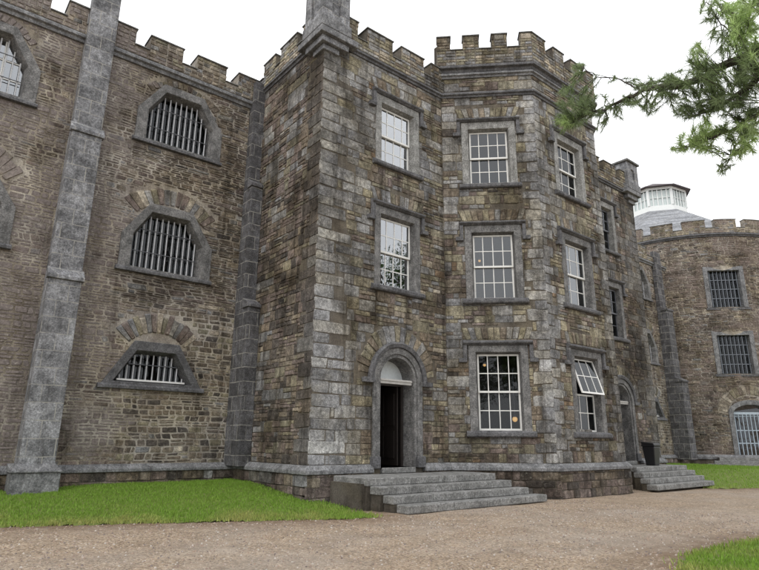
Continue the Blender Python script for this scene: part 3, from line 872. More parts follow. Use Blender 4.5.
parapet(TF, XT0+.0, XB0+.05, 12.22, 12.60, 13.18, mf, gh, 'tower_stone', 'mortar_dark', pz, 71, d=.10, th=.55, rise=.26)
parapet(TF, XB3-.05, XT1, 12.22, 12.60, 13.18, [(35.3-b, 35.3-a) for a, b in mf][::-1], gh, 'tower_stone', 'mortar_dark', pz, 72, d=.10, th=.55, rise=.26)
parapet(TS, 0, LTS-.4, 12.22, 12.60, 13.12, [(.3, 1.15), (1.5, 2.6), (2.95, 3.6)], gh, 'tower_stone', 'mortar_dark', pz, 73, d=.10, th=.55, rise=.26)
parapet(TE, .4, LTS, 12.22, 12.60, 13.12, [(.5, 1.2), (1.5, 2.6), (2.95, 3.8)], gh, 'tower_stone', 'mortar_dark', pz, 74, d=.10, th=.55, rise=.26)
pd = .17; ex = pd*m45
def smer(x): return (x-XB0)/k2
parapet(F1, -.12, L1+ex, 13.30, 13.92, 14.50, [(-.10, .38), (.85, 1.43), (1.90, 2.45), (2.92, L1+ex)], gh, 'tower_stone', 'mortar_dark', pz, 75, d=pd)
parapet(F2, XB1-ex, XB2+ex, 13.30, 13.92, 14.502, [(XB1-ex, 16.42), (16.93, 17.62), (18.08, 18.72), (19.2, XB2+ex)], gh, 'tower_stone', 'mortar_dark', pz, 76, d=pd+.001)
parapet(F3, -ex, L1+.12, 13.30, 13.92, 14.50, [(-ex, .35), (.82, 1.37), (1.84, 2.42), (2.89, L1+.1)], gh, 'tower_stone', 'mortar_dark', pz, 77, d=pd)
# plinths
for pn, a, b, e0, e1, sd in ((TS, 0, LTS, 0, 1, 81), (TF, XT0, 10.28, 1, 0, 82), (TF, 12.26, XB0, 0, -m45, 83), (F1, 0, L1, -m45, m45, 84), (F2, XB1, XB2, m45, m45, 85), (F3, 0, L1, m45, -m45, 86), (TF, XB3, 23.04, -m45, 0, 87), (TF, 25.02, XT1, 0, 1, 88), (TE, 0, LTS, 1, 0, 89)):
    plinth(pn, a, b, -.64, -.84, gh, e0, e1, seed=sd)
# roofs / backs
mb = MB(); mb.box(XT0+.05, XT1-.05, YT+.35, YW+6, 12.0, 12.2)
mb.add([(XB0+.4, YT+.35, 13.3), (XB1+.25, YB+.4, 13.3), (XB2-.25, YB+.4, 13.3), (XB3-.4, YT+.35, 13.3)], [(0, 1, 2, 3)])
mb.build('roof', M['slate'], gh)
mb = MB(); mb.box(XB0, XB3, YT+.0, YT+.3, 12.1, 14.35); mb.box(XT0+.1, XT1-.1, YW+5.8, YW+6, ZG, 12.1); mb.box(XT0+.1, XT0+.3, YW+.3, YW+6, 11.0, 12.1)
mb.build('back_wall', [M['mortar_dark']], gh)
# corner turrets
def turret(x, s, top):
    """square turret on stepped corbels over the corner at x; s = +1 when the block lies towards +X"""
    mb = MB()
    y = YT
    for k, (p, z0, z1) in enumerate(((.10, 11.62, 11.80), (.22, 11.80, 12.02), (.34, 12.02, 12.24))):
        w = .5+.28*k
        a, b = sorted((x-s*p, x+s*w)); mb.box(a, b, y-p, y+w, z0, z1-.002)
    p = .35; w = .78
    a, b = sorted((x-s*p, x+s*w)); mb.box(a, b, y-p, y+w, 12.24, 12.62)
    o = mb.build('turret_corbel', M['dressed'], gh, bevel=.02)
    mb = MB(); i = .05
    a, b = a+i, b-i; c, d = y-p+i, y+w-i
    cx, cy = (a+b)/2, (c+d)/2
    mb.box(a+.08, b-.08, c+.08, d-.08, 12.62, top-.3)
    for (x0, x1) in ((a, cx-.16), (cx+.16, b)):
        mb.box(x0, x1, c, c+.09, 12.62, top); mb.box(x0, x1, d-.09, d, 12.62, top)
    for (y0, y1) in ((c+.091, cy-.16), (cy+.16, d-.091)):
        mb.box(a, a+.09, y0, y1, 12.62, top); mb.box(b-.09, b, y0, y1, 12.62, top)
    for z0, z1 in ((12.62, 12.80), (top-.35, top)):
        mb.box(cx-.159, cx+.159, c+.003, c+.085, z0+.001, z1-.001); mb.box(cx-.159, cx+.159, d-.085, d-.003, z0+.001, z1-.001)
        mb.box(a+.003, a+.085, cy-.159, cy+.159, z0+.001, z1-.001); mb.box(b-.085, b-.003, cy-.159, cy+.159, z0+.001, z1-.001)
    mb.build('turret', M['ashlar'], gh, bevel=.015)
    mb = MB(); mb.box(a-.09, b+.09, c-.09, d+.09, top+.001, top+.10)
    mb.add([(a-.06, c-.06, top+.101), (b+.06, c-.06, top+.101), (b+.06, d+.06, top+.101), (a-.06, d+.06, top+.101), (cx, cy, top+.32)], [(0,1,4),(1,2,4),(2,3,4),(3,0,4)])
    mb.build('turret_cap', M['coping'], gh, bevel=.01)
turret(XT0, 1, 15.2); turret(XT1, -1, 13.75)

# lamps glowing inside
def room_lamp(p, r, label, arm):
    t = thing('pendant_lamp', label, 'lamp', (p[0], p[1], p[2]-r))
    mb = MB(); n = 10
    vs = []; fs = []
    for i in range(7):
        a = PI*i/6
        for j in range(n): vs.append((p[0]+r*math.sin(a)*math.cos(2*PI*j/n), p[1]+r*math.sin(a)*math.sin(2*PI*j/n), p[2]+r*math.cos(a)))
    for i in range(6):
        for j in range(n): fs.append((i*n+j, i*n+(j+1) % n, (i+1)*n+(j+1) % n, (i+1)*n+j))
    mb.add(vs, fs); mb.build('lamp_globe', M['lamp'], t, smooth=True)
    mb = MB(); mb.tube([(p[0], p[1], p[2]+r), (p[0], p[1], p[2]+arm)], .012, 6); mb.tube([(p[0], p[1], p[2]+r-.02), (p[0], p[1], p[2]+r+.06)], [.05, .03], 8)
    mb.build('lamp_rod', M['dark_iron'], t)
room_lamp(F1.P(L1/2+.49, .70, -.5), .085, 'round yellow glowing lamp behind the lower right pane of the ground floor bay window', 1.6)
room_lamp(F1.P(L1/2-.35, 2.50, -1.1), .05, 'small warm lamp high behind the upper left panes of the ground floor bay window', .3)
room_lamp(F1.P(L1/2-.40, 6.12, -.9), .045, 'small warm lamp behind the upper left panes of the first floor bay window', .8)

# ------------------------------------------------------------------ steps
def steps(mirror, label):
    mx = (lambda x: 35.3-x) if mirror else (lambda x: x)
    t = thing('entrance_steps', label, 'steps', (mx(11.3), 11.6, -1.6), 'flights of stone steps at the gatehouse doors')
    rng = random.Random(9+mirror)
    rows = [(-.87, 11.40, 8.92, 13.62), (-1.05, 11.03, 9.02, 13.88), (-1.23, 10.66, 9.12, 14.15), (-1.41, 10.28, 9.22, 14.45)]
    for k, (z, y, a, b) in enumerate(rows):
        mb = MB(); a += .55 if mirror else 0
        yb = 12.80 if k == 0 else rows[k-1][1]+.0
        zb = -1.8
        # long blocks end to end
        cuts = [a]
        while cuts[-1] < b-1.6: cuts.append(cuts[-1]+rng.uniform(1.1, 1.6))
        cuts.append(b)
        for p, q in zip(cuts, cuts[1:]):
            x0, x1 = sorted((mx(p+.003), mx(q-.003))); dz = rng.uniform(-.004, .004)
            mb.box(x0, x1, y+rng.uniform(-.006, .006), yb+(.012 if k else 0), z-.18, z+dz)
        sp = mb.build('step', M['step_stone'], t, bevel=.022)
        if k < 3:
            mb = MB(); x0, x1 = sorted((mx(a+.03), mx(b-.03))); mb.box(x0, x1, y+.02, yb, -1.8, z-.182); mb.build('step_bed', M['earth'], sp)
    mb = MB(); x0, x1 = sorted((mx(8.84+.55*mirror), mx(8.945+.55*mirror))); mb.box(x0, x1, 11.50, 12.80, -1.8, -1.0)
    mb.build('step_core', M['earth'], t)
steps(False, 'wide flight of four grey stone steps before the open left door beside the lawn')
steps(True, 'flight of grey stone steps right of the bay with a black bin on its landing')

# ------------------------------------------------------------------ litter bin
bx, by = 24.05, 11.95
bn = thing('litter_bin', 'black plastic litter bin standing on the landing of the right hand steps', 'bin', (bx, by, -.87))
mb = MB()
def tap(z, h): return [(bx-h, by-h, z), (bx+h, by-h, z), (bx+h, by+h, z), (bx-h, by+h, z)]
mb.hexa(tap(-.866, .19)+tap(-.13, .25)); mb.build('body', M['bin_plastic'], bn, bevel=.03)
mb = MB(); mb.hexa(tap(-.129, .27)+tap(-.07, .28)); mb.build('rim', M['bin_plastic'], bn, bevel=.015)
mb = MB(); mb.hexa(tap(-.069, .26)+[(bx-.26, by-.24, .0), (bx+.26, by-.24, .0), (bx+.26, by+.28, .06), (bx-.26, by+.28, .06)]); mb.build('lid', M['bin_plastic'], bn, bevel=.02)

# ------------------------------------------------------------------ round tower
RT = (46.6, 19.5, 8.0)
rt = thing('round_tower', 'broad round rubble tower with battlements and barred windows at the far right', 'building', (RT[0], RT[1], -1.6))
A0 = math.radians(150)
RP = Round(*RT, A0, 1)          # u grows anticlockwise seen from above: left to right for the camera
uof = lambda deg: math.radians(deg-150)*RT[2]
U_END = math.radians(160)*RT[2]
uw = uof(222.8)
opens = []; blocks = []
for (a, b, lab) in ((8.62, 11.10, 0), (4.30, 6.76, 0)):
    o = [(uw-1.25, a-.05), (uw+1.25, a-.05), (uw+1.25, b+.28), (uw-1.25, b+.28)]
    i = [(uw-.97, a), (uw+.97, a), (uw+.97, b), (uw-.97, b)]
    mb = MB(); ring(mb, RP, o, i, .06, -.02, -.35, None); w = mb.build('window', M['dressed'], rt, bevel=.012)
    mb = MB(); profile(mb, RP, uw-1.33, uw+1.33, [(-.02, a-.18), (.13, a-.18), (.13, a-.09), (.065, a-.052), (-.02, a-.052)]); mb.build('sill', M['dressed_dark'], w)
    mb = MB()
    for k in range(8):
        x = uw-.97+1.94*(k+.5)/8; mb.tube([RP.P(x, a, -.16), RP.P(x, b, -.16)], .024, 6)
    for k in range(1, 4): pbox(mb, RP, uw-.97, uw+.97, a+(b-a)*k/4-.025, a+(b-a)*k/4+.025, -.2, -.186)
    mb.build('window_bars', M['mid_bar'], w)
    mb = MB(); mb.add([RP.P(x, z, -.3) for x, z in i], [(0, 1, 2, 3)]); mb.build('pane', M['glass'], w)
    room_box(RP, i, w, -.355, -2)
    opens.append(i); blocks.append(mid(o, i, .8))
# arched barred gate
ug = uof(225.6); n = 12
def garch(hw, zl, zs, rise): return [(ug-hw, zl), (ug+hw, zl)] + [(ug+hw*math.cos(PI*k/n), zs+rise*math.sin(PI*k/n)) for k in range(n+1)]
o, i = garch(1.32, -.8, 1.85, .80), garch(1.06, -.78, 1.82, .55)
mb = MB(); ring(mb, RP, o, i, .09, -.02, -.45, None); g = mb.build('gateway', M['dressed'], rt, bevel=.012)
mb = MB()
for k in range(9):
    x = ug-1.06+2.12*(k+.5)/9; mb.tube([RP.P(x, -.76, -.2), RP.P(x, 1.78, -.2)], .028, 6)
for z in (-.70, .05, .82, 1.68): pbox(mb, RP, ug-1.05, ug+1.05, z-.03, z+.03, -.24, -.229)
mb.build('gate', M['blue_bar'], g)
mb = MB(); pbox(mb, RP, ug-1.06, ug+1.06, 1.78, 1.92, -.28, -.12); mb.build('transom', M['blue_bar'], g)
mb = MB(); mb.add([RP.P(x, z, -.36) for x, z in i], [tuple(range(len(i)))]); mb.build('pane', M['glass_blue'], g)
room_box(RP, i, g, -.455, -2.5, 'passage')
opens.append(i); blocks.append(mid(o, i, .8)); blocks.append(arc_hole(ug, 1.6, 1.34, 1.98, 10, 170))
def zr(u, z, rng):
    return rng.uniform(.5, 1.4), rng.choice([1, 2, 2, 3]), (.2, .6), [('tan', 3), ('brown', 3), ('purple', 4), ('grey', 1.5), ('dark', .6)], .03
def exr(mb):
    voussoirs(mb, RP, ug, 1.6, 1.38, 1.93, 12, 168, 19, [('tan', 3), ('olive', 3), ('brown', 2)], .03, 3)
mb = MB(); sheet(mb, RP, 0, U_END, ZG-.2, 13.55, opens, mi=0); exr(mb)
courses(mb, RP, 0, U_END, -.9, 13.55, blocks, (.12, .2), zr, 91, 0, 1, 2.2, .012)
mb.build('wall', [M['mortar_pale'], M['round_stone']], rt)
cornice(RP, 0, U_END, 13.48, 13.72, .18, rt, step=.5, m_='dressed_dark')
mer = []; u = .25
while u+1.38 < U_END: mer.append((u, u+1.38)); u += 1.95
parapet(RP, 0, U_END, 13.72, 14.05, 14.62, mer, rt, 'round_stone', 'mortar_pale', lambda u, z, rng: (.7, 1, (.2, .45), [('tan', 4), ('olive', 3), ('brown', 2), ('grey', 2)], .02), 92, step=.45)
mb = MB(); profile(mb, RP, 0, U_END, [(-.02, -.92), (.22, -.92), (.22, -.78), (.08, -.64), (-.02, -.64)], .5); mb.build('plinth', M['dressed'], rt)
mb = MB(); pbox(mb, RP, 0, U_END, ZG-.3, -.921, -.02, .16, step=.5, mi=0); mb.build('footing', M['mortar_dark'], rt)
mb = MB(); vs = [RP.P(U_END*k/30, 13.6, -.2) for k in range(31)]; mb.add(vs, [tuple(range(31))]); mb.build('roof', M['slate'], rt)
# steps below its gate
st = thing('gate_steps', 'low curved stone steps at the foot of the round tower gate', 'steps', RP.P(ug, -1.6, 1))
for k, (z, d) in enumerate(((-.80, 1.0), (-.97, 1.45), (-1.14, 1.9))):
    mb = MB(); pbox(mb, RP, ug-2.3-.3*k, ug+3.2, -1.9+.01*k, z, .23 if k == 0 else d-.46, d, step=.5); mb.build('step', M['step_stone'], st)

# ------------------------------------------------------------------ hall with slate roof and white lantern
hx, hy = 51.5, 22.6
hl = thing('hall', 'distant hall roof of blue grey slate with an eight sided white glazed lantern', 'building', (hx, hy, -1.6))
def octa(r, z, ph=.2, sx=1, n=8, ox=0): return [(hx+ox+r*sx*math.cos(2*PI*k/n+ph), hy+r*math.sin(2*PI*k/n+ph), z) for k in range(n)]
def frust(mb, a, b, cap=True):
    n = len(a); mb.add(a+b, [(k, (k+1) % n, n+(k+1) % n, n+k) for k in range(n)]+([tuple(range(n, 2*n))] if cap else []))
mb = MB(); frust(mb, octa(8.5, 16.2, ox=1), octa(2.9, 19.9)); mb.build('roof', M['slate'], hl)
mb = MB(); frust(mb, octa(8.1, ZG, ox=1), octa(8.1, 16.25, ox=1)); mb.build('wall', M['mortar_dark'], hl)
mb = MB(); frust(mb, octa(2.55, 19.85), octa(2.55, 20.5)); frust(mb, octa(2.62, 22.0), octa(2.62, 22.25))
for k in range(8):
    a = Vector(octa(2.5, 0)[k]); b = Vector(octa(2.5, 0)[(k+1) % 8])
    for t in (0, .2, .4, .6, .8):
        q = a.lerp(b, t); w = .10 if t == 0 else .045
        mb.box(q.x-w, q.x+w, q.y-w, q.y+w, 20.5, 22.0)
    mb.tube([a.lerp(b, 0)+Vector((0, 0, 21.25)), b+Vector((0, 0, 21.25))], .04, 4)
lt = mb.build('lantern', M['lantern_white'], hl)
mb = MB(); frust(mb, octa(2.42, 20.51), octa(2.42, 21.99), False); mb.build('pane', M['lantern_glass'], lt)
mb = MB(); frust(mb, octa(3.05, 22.2), octa(3.05, 22.28)); frust(mb, octa(3.0, 22.281), octa(.35, 23.5)); mb.build('lantern_roof', M['slate_dark'], lt)

# ------------------------------------------------------------------ ground, lawns
def gz(x, y): return -1.60 - .006*max(0, min(x, 40)-12) + (.0)
edge = [(-7.2, 16.95), (-3, 15.1), (1.81, 13.25), (5.06, 11.9), (6.8, 10.95), (7.7, 10.5), (8.35, 10.35), (8.55, 10.6), (8.5, 11.2), (8.62, 11.9), (8.55, 12.82)]
lawnL = edge + [(8.1, 12.82), (8.1, 16.95)]
lawnR = [(24.6, 10.2), (26.5, 9.3), (30, 7.2), (45, 1.0), (46, 6), (36.6, 12.6), (36.9, 15.9), (36.9, 16.9), (27.2, 16.9), (27.2, 12.8), (26.8, 12.3), (26.4, 11.3)]
lawnN = [(7.2, 3.1), (8.3, 3.95), (9.6, 4.35), (11.3, 4.25), (14, 3.6), (20, 1.5), (22, -4), (9, -6), (6.6, -1)]
def segd(p, a, b):
    ax, ay = a; bx_, by_ = b; dx, dy = bx_-ax, by_-ay
    t = max(0, min(1, ((p[0]-ax)*dx+(p[1]-ay)*dy)/(dx*dx+dy*dy+1e-9)))
    return math.hypot(p[0]-ax-t*dx, p[1]-ay-t*dy)
def pdist(p, pl, closed=False):
    n = len(pl); return min(segd(p, pl[i], pl[(i+1) % n]) for i in range(n if closed else n-1))
# gravel: one sheet, dense where it is seen
def axis(lo, hi, fine, far):
    a = list(np.arange(lo, hi, fine)); b = []; x = hi; s = fine
    while x < far: s *= 1.5; b.append(x); x += s
    b.append(far); c = []; x = lo; s = fine
    while x > -far: s *= 1.5; x -= s; c.append(x)
    return sorted(c+a+b)
xs = axis(-2, 30, .2, 900); ys = axis(1, 17, .2, 900)
mb = MB(); nx, ny = len(xs), len(ys)
V = []; dirt = []
for y in ys:
    for x in xs:
        near = -3 < x < 40 and 0 < y < 17.5
        V.append((x, y, gz(x, y) + (.02*mnoise.noise(Vector((x*.8, y*.8, 0))) if near else 0)))
        dv = 0
        if near:
            dl = min(pdist((x, y), edge), pdist((x, y), lawnR[:5]), pdist((x, y), lawnN[:6]))
            dv = max(0, 1.25-dl/1.0)
            dv = max(dv, .35*max(0, mnoise.noise(Vector((x*.5, y*.9, 4)))))
        dirt.append(dv)
me = bpy.data.meshes.new('gravel_ground')
me.from_pydata(V, [], [(j*nx+i, j*nx+i+1, (j+1)*nx+i+1, (j+1)*nx+i) for j in range(ny-1) for i in range(nx-1)])
at_ = me.attributes.new('dirt', 'FLOAT', 'POINT'); at_.data.foreach_set('value', dirt)
gm, nt, b = mat('gravel')
p = coord(nt)
vo = nt.nodes.new('ShaderNodeTexVoronoi'); vo.inputs['Scale'].default_value = 30; nt.links.new(p, vo.inputs['Vector'])
vo2 = nt.nodes.new('ShaderNodeTexVoronoi'); vo2.inputs['Scale'].default_value = 75; nt.links.new(p, vo2.inputs['Vector'])
sep = nt.nodes.new('ShaderNodeSeparateColor'); nt.links.new(vo.outputs['Color'], sep.inputs[0])
sep2 = nt.nodes.new('ShaderNodeSeparateColor'); nt.links.new(vo2.outputs['Color'], sep2.inputs[0])
gc = ramp(nt, sep.outputs[0], [(0, (.10, .085, .07)), (.25, (.26, .22, .175)), (.5, (.36, .31, .25)), (.75, (.43, .385, .32)), (.93, (.36, .35, .34)), (1, (.68, .64, .58))])
gc2 = ramp(nt, sep2.outputs[0], [(0, (.14, .10, .08)), (.5, (.33, .28, .225)), (1, (.55, .49, .42))])
gc = mix(nt, gc, gc2, .4); gc = mix(nt, gc, ramp(nt, noise(nt, p, 22, 5, .8), [(.32, .45), (.68, 1.6)]), 1, 'MULTIPLY')
big = noise(nt, p, .35, 5, .65)
gc = mix(nt, gc, (.36, .35, .34), ramp(nt, big, [(.46, 0.), (.64, .55)]))
gc = mix(nt, gc, ramp(nt, noise(nt, p, 1.7, 5, .7), [(.3, .78), (.7, 1.15)]), 1, 'MULTIPLY')
gc = mix(nt, gc, (.96, .86, .76), 1, 'MULTIPLY')
da = nt.nodes.new('ShaderNodeAttribute'); da.attribute_name = 'dirt'
soil = mix(nt, (.13, .085, .055), (.24, .175, .12), noise(nt, p, 9, 5, .7))
dm = math_(nt, 'MULTIPLY', da.outputs['Fac'], math_(nt, 'MULTIPLY', ramp(nt, noise(nt, p, 3.5, 6, .75), [(.36, .3), (.56, 1.)]), .95))
gc = mix(nt, gc, soil, dm)
nt.links.new(gc, b.inputs['Base Color']); b.inputs['Roughness'].default_value = .9
b.inputs['Specular IOR Level'].default_value = .25
bump(nt, b, math_(nt, 'ADD', math_(nt, 'MULTIPLY', vo.outputs['Distance'], -1.), math_(nt, 'MULTIPLY', noise(nt, p, 60, 4), .4)), .02, .9)
me.materials.append(gm)
o = bpy.data.objects.new('gravel_ground', me); C.objects.link(o); o['kind'] = 'structure'; o['label'] = 'pinkish brown gravel forecourt'

def lawn_height(poly, base):
    def f(x, y):
        d = pdist((x, y), base)
        t = min(1, d/4.6); return d, t
    return f
def lawn(name, poly, base, rise, step, dens, blade, seed, label, bounds, over=0.0):
    x0, x1, y0, y1 = bounds
    rng = random.Random(seed)
    def z(x, y):
        d = pdist((x, y), base); t = min(1, d/4.5); return gz(x, y)+.015+rise*(t*t*(3-2*t)*.5+t*.5)+.02*mnoise.noise(Vector((x*1.3, y*1.3, 5)))
    idx = {}; V = []; Fc = []
    nx_ = int((x1-x0)/step); ny_ = int((y1-y0)/step)
    def vid(i, j):
        if (i, j) not in idx:
            x, y = x0+i*step, y0+j*step; idx[(i, j)] = len(V); V.append((x, y, z(x, y) if inside((x, y), poly) else gz(x, y)-.004))
        return idx[(i, j)]
    for i in range(nx_):
        for j in range(ny_):
            if inside((x0+(i+.5)*step, y0+(j+.5)*step), poly): Fc.append((vid(i, j), vid(i+1, j), vid(i+1, j+1), vid(i, j+1)))
    me = bpy.data.meshes.new(name); me.from_pydata(V, [], Fc); me.materials.append(M['turf'])
    o = bpy.data.objects.new(name, me); C.objects.link(o); o['kind'] = 'structure'; o['label'] = label
    n = int(dens*(x1-x0)*(y1-y0)); mb = MB()
    for k in range(n):
        x, y = rng.uniform(x0, x1), rng.uniform(y0, y1)
        ok = inside((x+rng.gauss(0, .09), y+rng.gauss(0, .09)), poly)
        if not ok: continue
        d = pdist((x, y), base)
        g = mnoise.noise(Vector((x*.9, y*.9, 2))); g2 = mnoise.noise(Vector((x*4, y*4, 2)))
        h = blade*rng.uniform(.5, 1.3)*(1+.4*g2)*(1.25 if d < .2 else 1); a = rng.uniform(0, 2*PI); w = .006+blade*.07
        lean = h*rng.uniform(.1, .7); la = rng.uniform(0, 2*PI)
        zz = z(x, y)-.008
        dry = max(0, min(1, .45-d*.4+.9*g+.4*g2+rng.uniform(-.3, .3)))
        c0 = (.195, .325, .045); c1 = (.36, .36, .12)
        k_ = rng.uniform(.7, 1.35)
        col = tuple((p_*(1-dry)+q_*dry)*k_ for p_, q_ in zip(c0, c1))
        mb.add([(x-w*math.cos(a), y-w*math.sin(a), zz), (x+w*math.cos(a), y+w*math.sin(a), zz), (x+lean*math.cos(la), y+lean*math.sin(la), zz+h)], [(0, 1, 2)], col=col)
    g = mb.build('grass', M['grass']); tag(g, label=label.replace('turf', 'grass blades'), cat='grass', kind='stuff')
m_, nt, b = mat('turf'); M['turf'] = m_
p = coord(nt)
tc = mix(nt, (.12, .19, .03), (.19, .20, .06), noise(nt, p, 3, 6, .75))
tc = mix(nt, tc, (.17, .13, .07), ramp(nt, noise(nt, p, 1.3, 6, .8), [(.56, 0.), (.7, .7)]))
nt.links.new(tc, b.inputs['Base Color']); b.inputs['Roughness'].default_value = .9; bump(nt, b, noise(nt, p, 40, 4), .03)
lawn('lawn', lawnL, edge[:9], .42, .12, 1500, .055, 1, 'bright green turf sloping up to the prison wing', (-1.5, 8.7, 10.2, 17))
lawn('lawn', lawnR, lawnR[:5], .55, .25, 260, .08, 2, 'green turf beyond the right hand steps', (24, 46, 1, 17))
lawn('lawn', lawnN, lawnN[:6], .06, .12, 1200, .06, 3, 'green turf patch at the lower right corner', (6.6, 20, -2, 4.4))

# loose pebbles lying on the gravel
rng = random.Random(77); mb = MB()
for k in range(15000):
    zc = rng.uniform(0, 1)**.8
    x, y = rng.uniform(-1, 16), rng.uniform(3.0, 13.5)
    if inside((x, y), lawnL) or inside((x, y), lawnN): continue
    if y > 26.1-x or (8.8 < x < 14.6 and y > 10.2): continue
    r = rng.choice([.008, .010, .012, .014, .02]); z = gz(x, y)+.02*mnoise.noise(Vector((x*.8, y*.8, 0)))
    c = rng.choice([(.32, .25, .2), (.42, .38, .34), (.22, .16, .13), (.36, .30, .26), (.30, .22, .17), (.16, .13, .12)])
    vs = []; a0 = rng.uniform(0, 6)
    for j in range(5):
        a = a0+2*PI*j/5; q = r*rng.uniform(.7, 1.3); vs.append((x+q*math.cos(a), y+q*math.sin(a), z-.002))
    q = r*.5; vs += [(x+q*math.cos(a0), y+q*math.sin(a0), z+r*.9), (x-q*math.cos(a0), y-q*math.sin(a0), z+r*.8)]
    mb.add(vs, [(0, 1, 5), (1, 2, 6, 5), (2, 3, 6), (3, 4, 6), (4, 0, 5, 6)], col=c)
pm, nt, b = mat('pebble'); nt.links.new(vcol(nt), b.inputs['Base Color']); b.inputs['Roughness'].default_value = .85
tag(mb.build('loose_pebbles', pm), 'small loose pebbles scattered over the forecourt gravel', 'pebbles', kind='stuff')

# ------------------------------------------------------------------ pine reaching in from the right
base = Vector((10.9, .6, -1.6))
pt = thing('pine_tree', 'pine tree whose needled boughs reach in from the upper right', 'tree', tuple(base))
mb = MB()
mb.tube([base+Vector((0, 0, -.1)), base+Vector((.02, 0, .6)), base+Vector((.05, .1, 4)), base+Vector((.0, .15, 8)), base+Vector((.1, .1, 12)), base+Vector((.05, 0, 15.5))], [.42, .30, .25, .2, .12, .03], 12)
mb.build('trunk', M['bark'], pt, smooth=True)
BM = []; NB = MB(); rng = random.Random(4)
def trunk_at(z): return Vector((base.x+.04, base.y+.12, z))
limbs = []
def limb(start, pix, r0, r1):
    pts = [start]+[at(*q) for q in pix]; n = len(pts)
    # a little natural crookedness, denser points
    dn = []
    for a, b_ in zip(pts, pts[1:]):
        for t in (0, .34, .67): dn.append(a.lerp(b_, t)+Vector((rng.gauss(0, .012), rng.gauss(0, .012), rng.gauss(0, .012))))
    dn.append(pts[-1]); m_ = len(dn)
    rad = [r0+(r1-r0)*(k/(m_-1))**.8 for k in range(m_)]
    lm = MB(); lm.tube(dn, rad, 7); BM.append(lm); limbs.append(dn); return dn
A = limb(trunk_at(5.0), [(800, 28, 7.0), (759, 47, 7.2), (728, 64, 7.4), (700, 80, 7.6), (678, 86, 7.8), (664, 85, 8.0), (652, 88, 8.2), (641, 92, 8.4), (622, 100, 8.7), (606, 109, 9.0), (592, 112, 9.2), (577, 120, 9.4)], .075, .010)
A2 = limb(at(640, 92, 8.4), [(632, 85, 8.5), (615, 79, 8.7), (597, 76, 8.9), (584, 68, 9.1)], .014, .005)
B = limb(trunk_at(4.3), [(810, 40, 6.6), (770, 66, 6.8), (748, 86, 7.0), (728, 101, 7.2), (708, 111, 7.4), (692, 116, 7.6)], .07, .010)
B2 = limb(trunk_at(3.9), [(820, 60, 6.4), (780, 95, 6.7), (755, 118, 7.0), (730, 130, 7.3), (705, 140, 7.6), (682, 148, 7.9)], .05, .007)
B3 = limb(at(755, 118, 7.0), [(745, 135, 7.1), (733, 150, 7.15), (725, 166, 7.2)], .014, .005)
C1 = limb(trunk_at(6.2), [(800, -30, 7.2), (765, -5, 7.5), (740, 18, 7.7), (722, 10, 7.9), (708, -8, 8.1)], .05, .008)
C2 = limb(at(740, 40, 7.5), [(728, 30, 7.6), (718, 18, 7.7), (706, 2, 7.9)], .012, .005)
for k in range(9):           # boughs outside the picture, all round the trunk
    z = 5.5+k*1.05; a = k*2.4+1; l = 4.2-.33*k
    a = 4.5+(k*.77) % 2.0
    s = trunk_at(z); dn = [s+Vector((math.cos(a)*l*t, math.sin(a)*l*t, -.3*t*t+.25*t)) for t in (0, .25, .5, .75, 1)]
    lm = MB(); lm.tube(dn, [.07, .05, .035, .02, .008], 6); BM.append(lm); limbs.append(dn)
def tuft(p, d, n, ln, bright):
    d = d.normalized()
    for k in range(n):
        a = (d*rng.uniform(.3, 1.5)+Vector((rng.gauss(0, .5), rng.gauss(0, .5), rng.gauss(-.22, .45)))).normalized()
        L = ln*rng.uniform(.7, 1.2); w = .0040
        s = a.cross(Vector((rng.gauss(0, 1), rng.gauss(0, 1), rng.gauss(0, 1)))).normalized()*w
        b0 = p-d*rng.uniform(-.02, .14)
        tip = b0+a*L+Vector((0, 0, -L*.12))
        k_ = rng.uniform(.65, 1.35)*bright
        col = (.23*k_, .30*k_, .14*k_) if bright < 1.1 else (.28*k_, .37*k_, .15*k_)
        NB.add([tuple(b0-s), tuple(b0+s), tuple(tip)], [(0, 1, 2)], col=col)
allp = [(q, i) for i, l in enumerate(limbs[:8]) for q in l]
def cluster(px, py, rx, ry, zc, n, bright=1, ln=.13, spread_z=.35, nn=46):
    for k in range(int(n*1.25)):
        a = rng.uniform(0, 2*PI); r = math.sqrt(rng.random())
        p = at(px+rx*r*math.cos(a), py+ry*r*math.sin(a), zc+rng.gauss(0, spread_z))
        nb, li = min(allp, key=lambda q: (q[0]-p).length)
        m_ = nb.lerp(p, .5)+Vector((rng.gauss(0, .03), rng.gauss(0, .03), rng.gauss(0, .03)))
        BM[li].tube([nb, m_, p], [.006, .0045, .003], 4)
        tuft(p, p-m_, nn, ln, bright*rng.uniform(.8, 1.2))
        if (p-nb).length > .25: tuft(m_, p-nb, nn//2, ln*.9, bright)
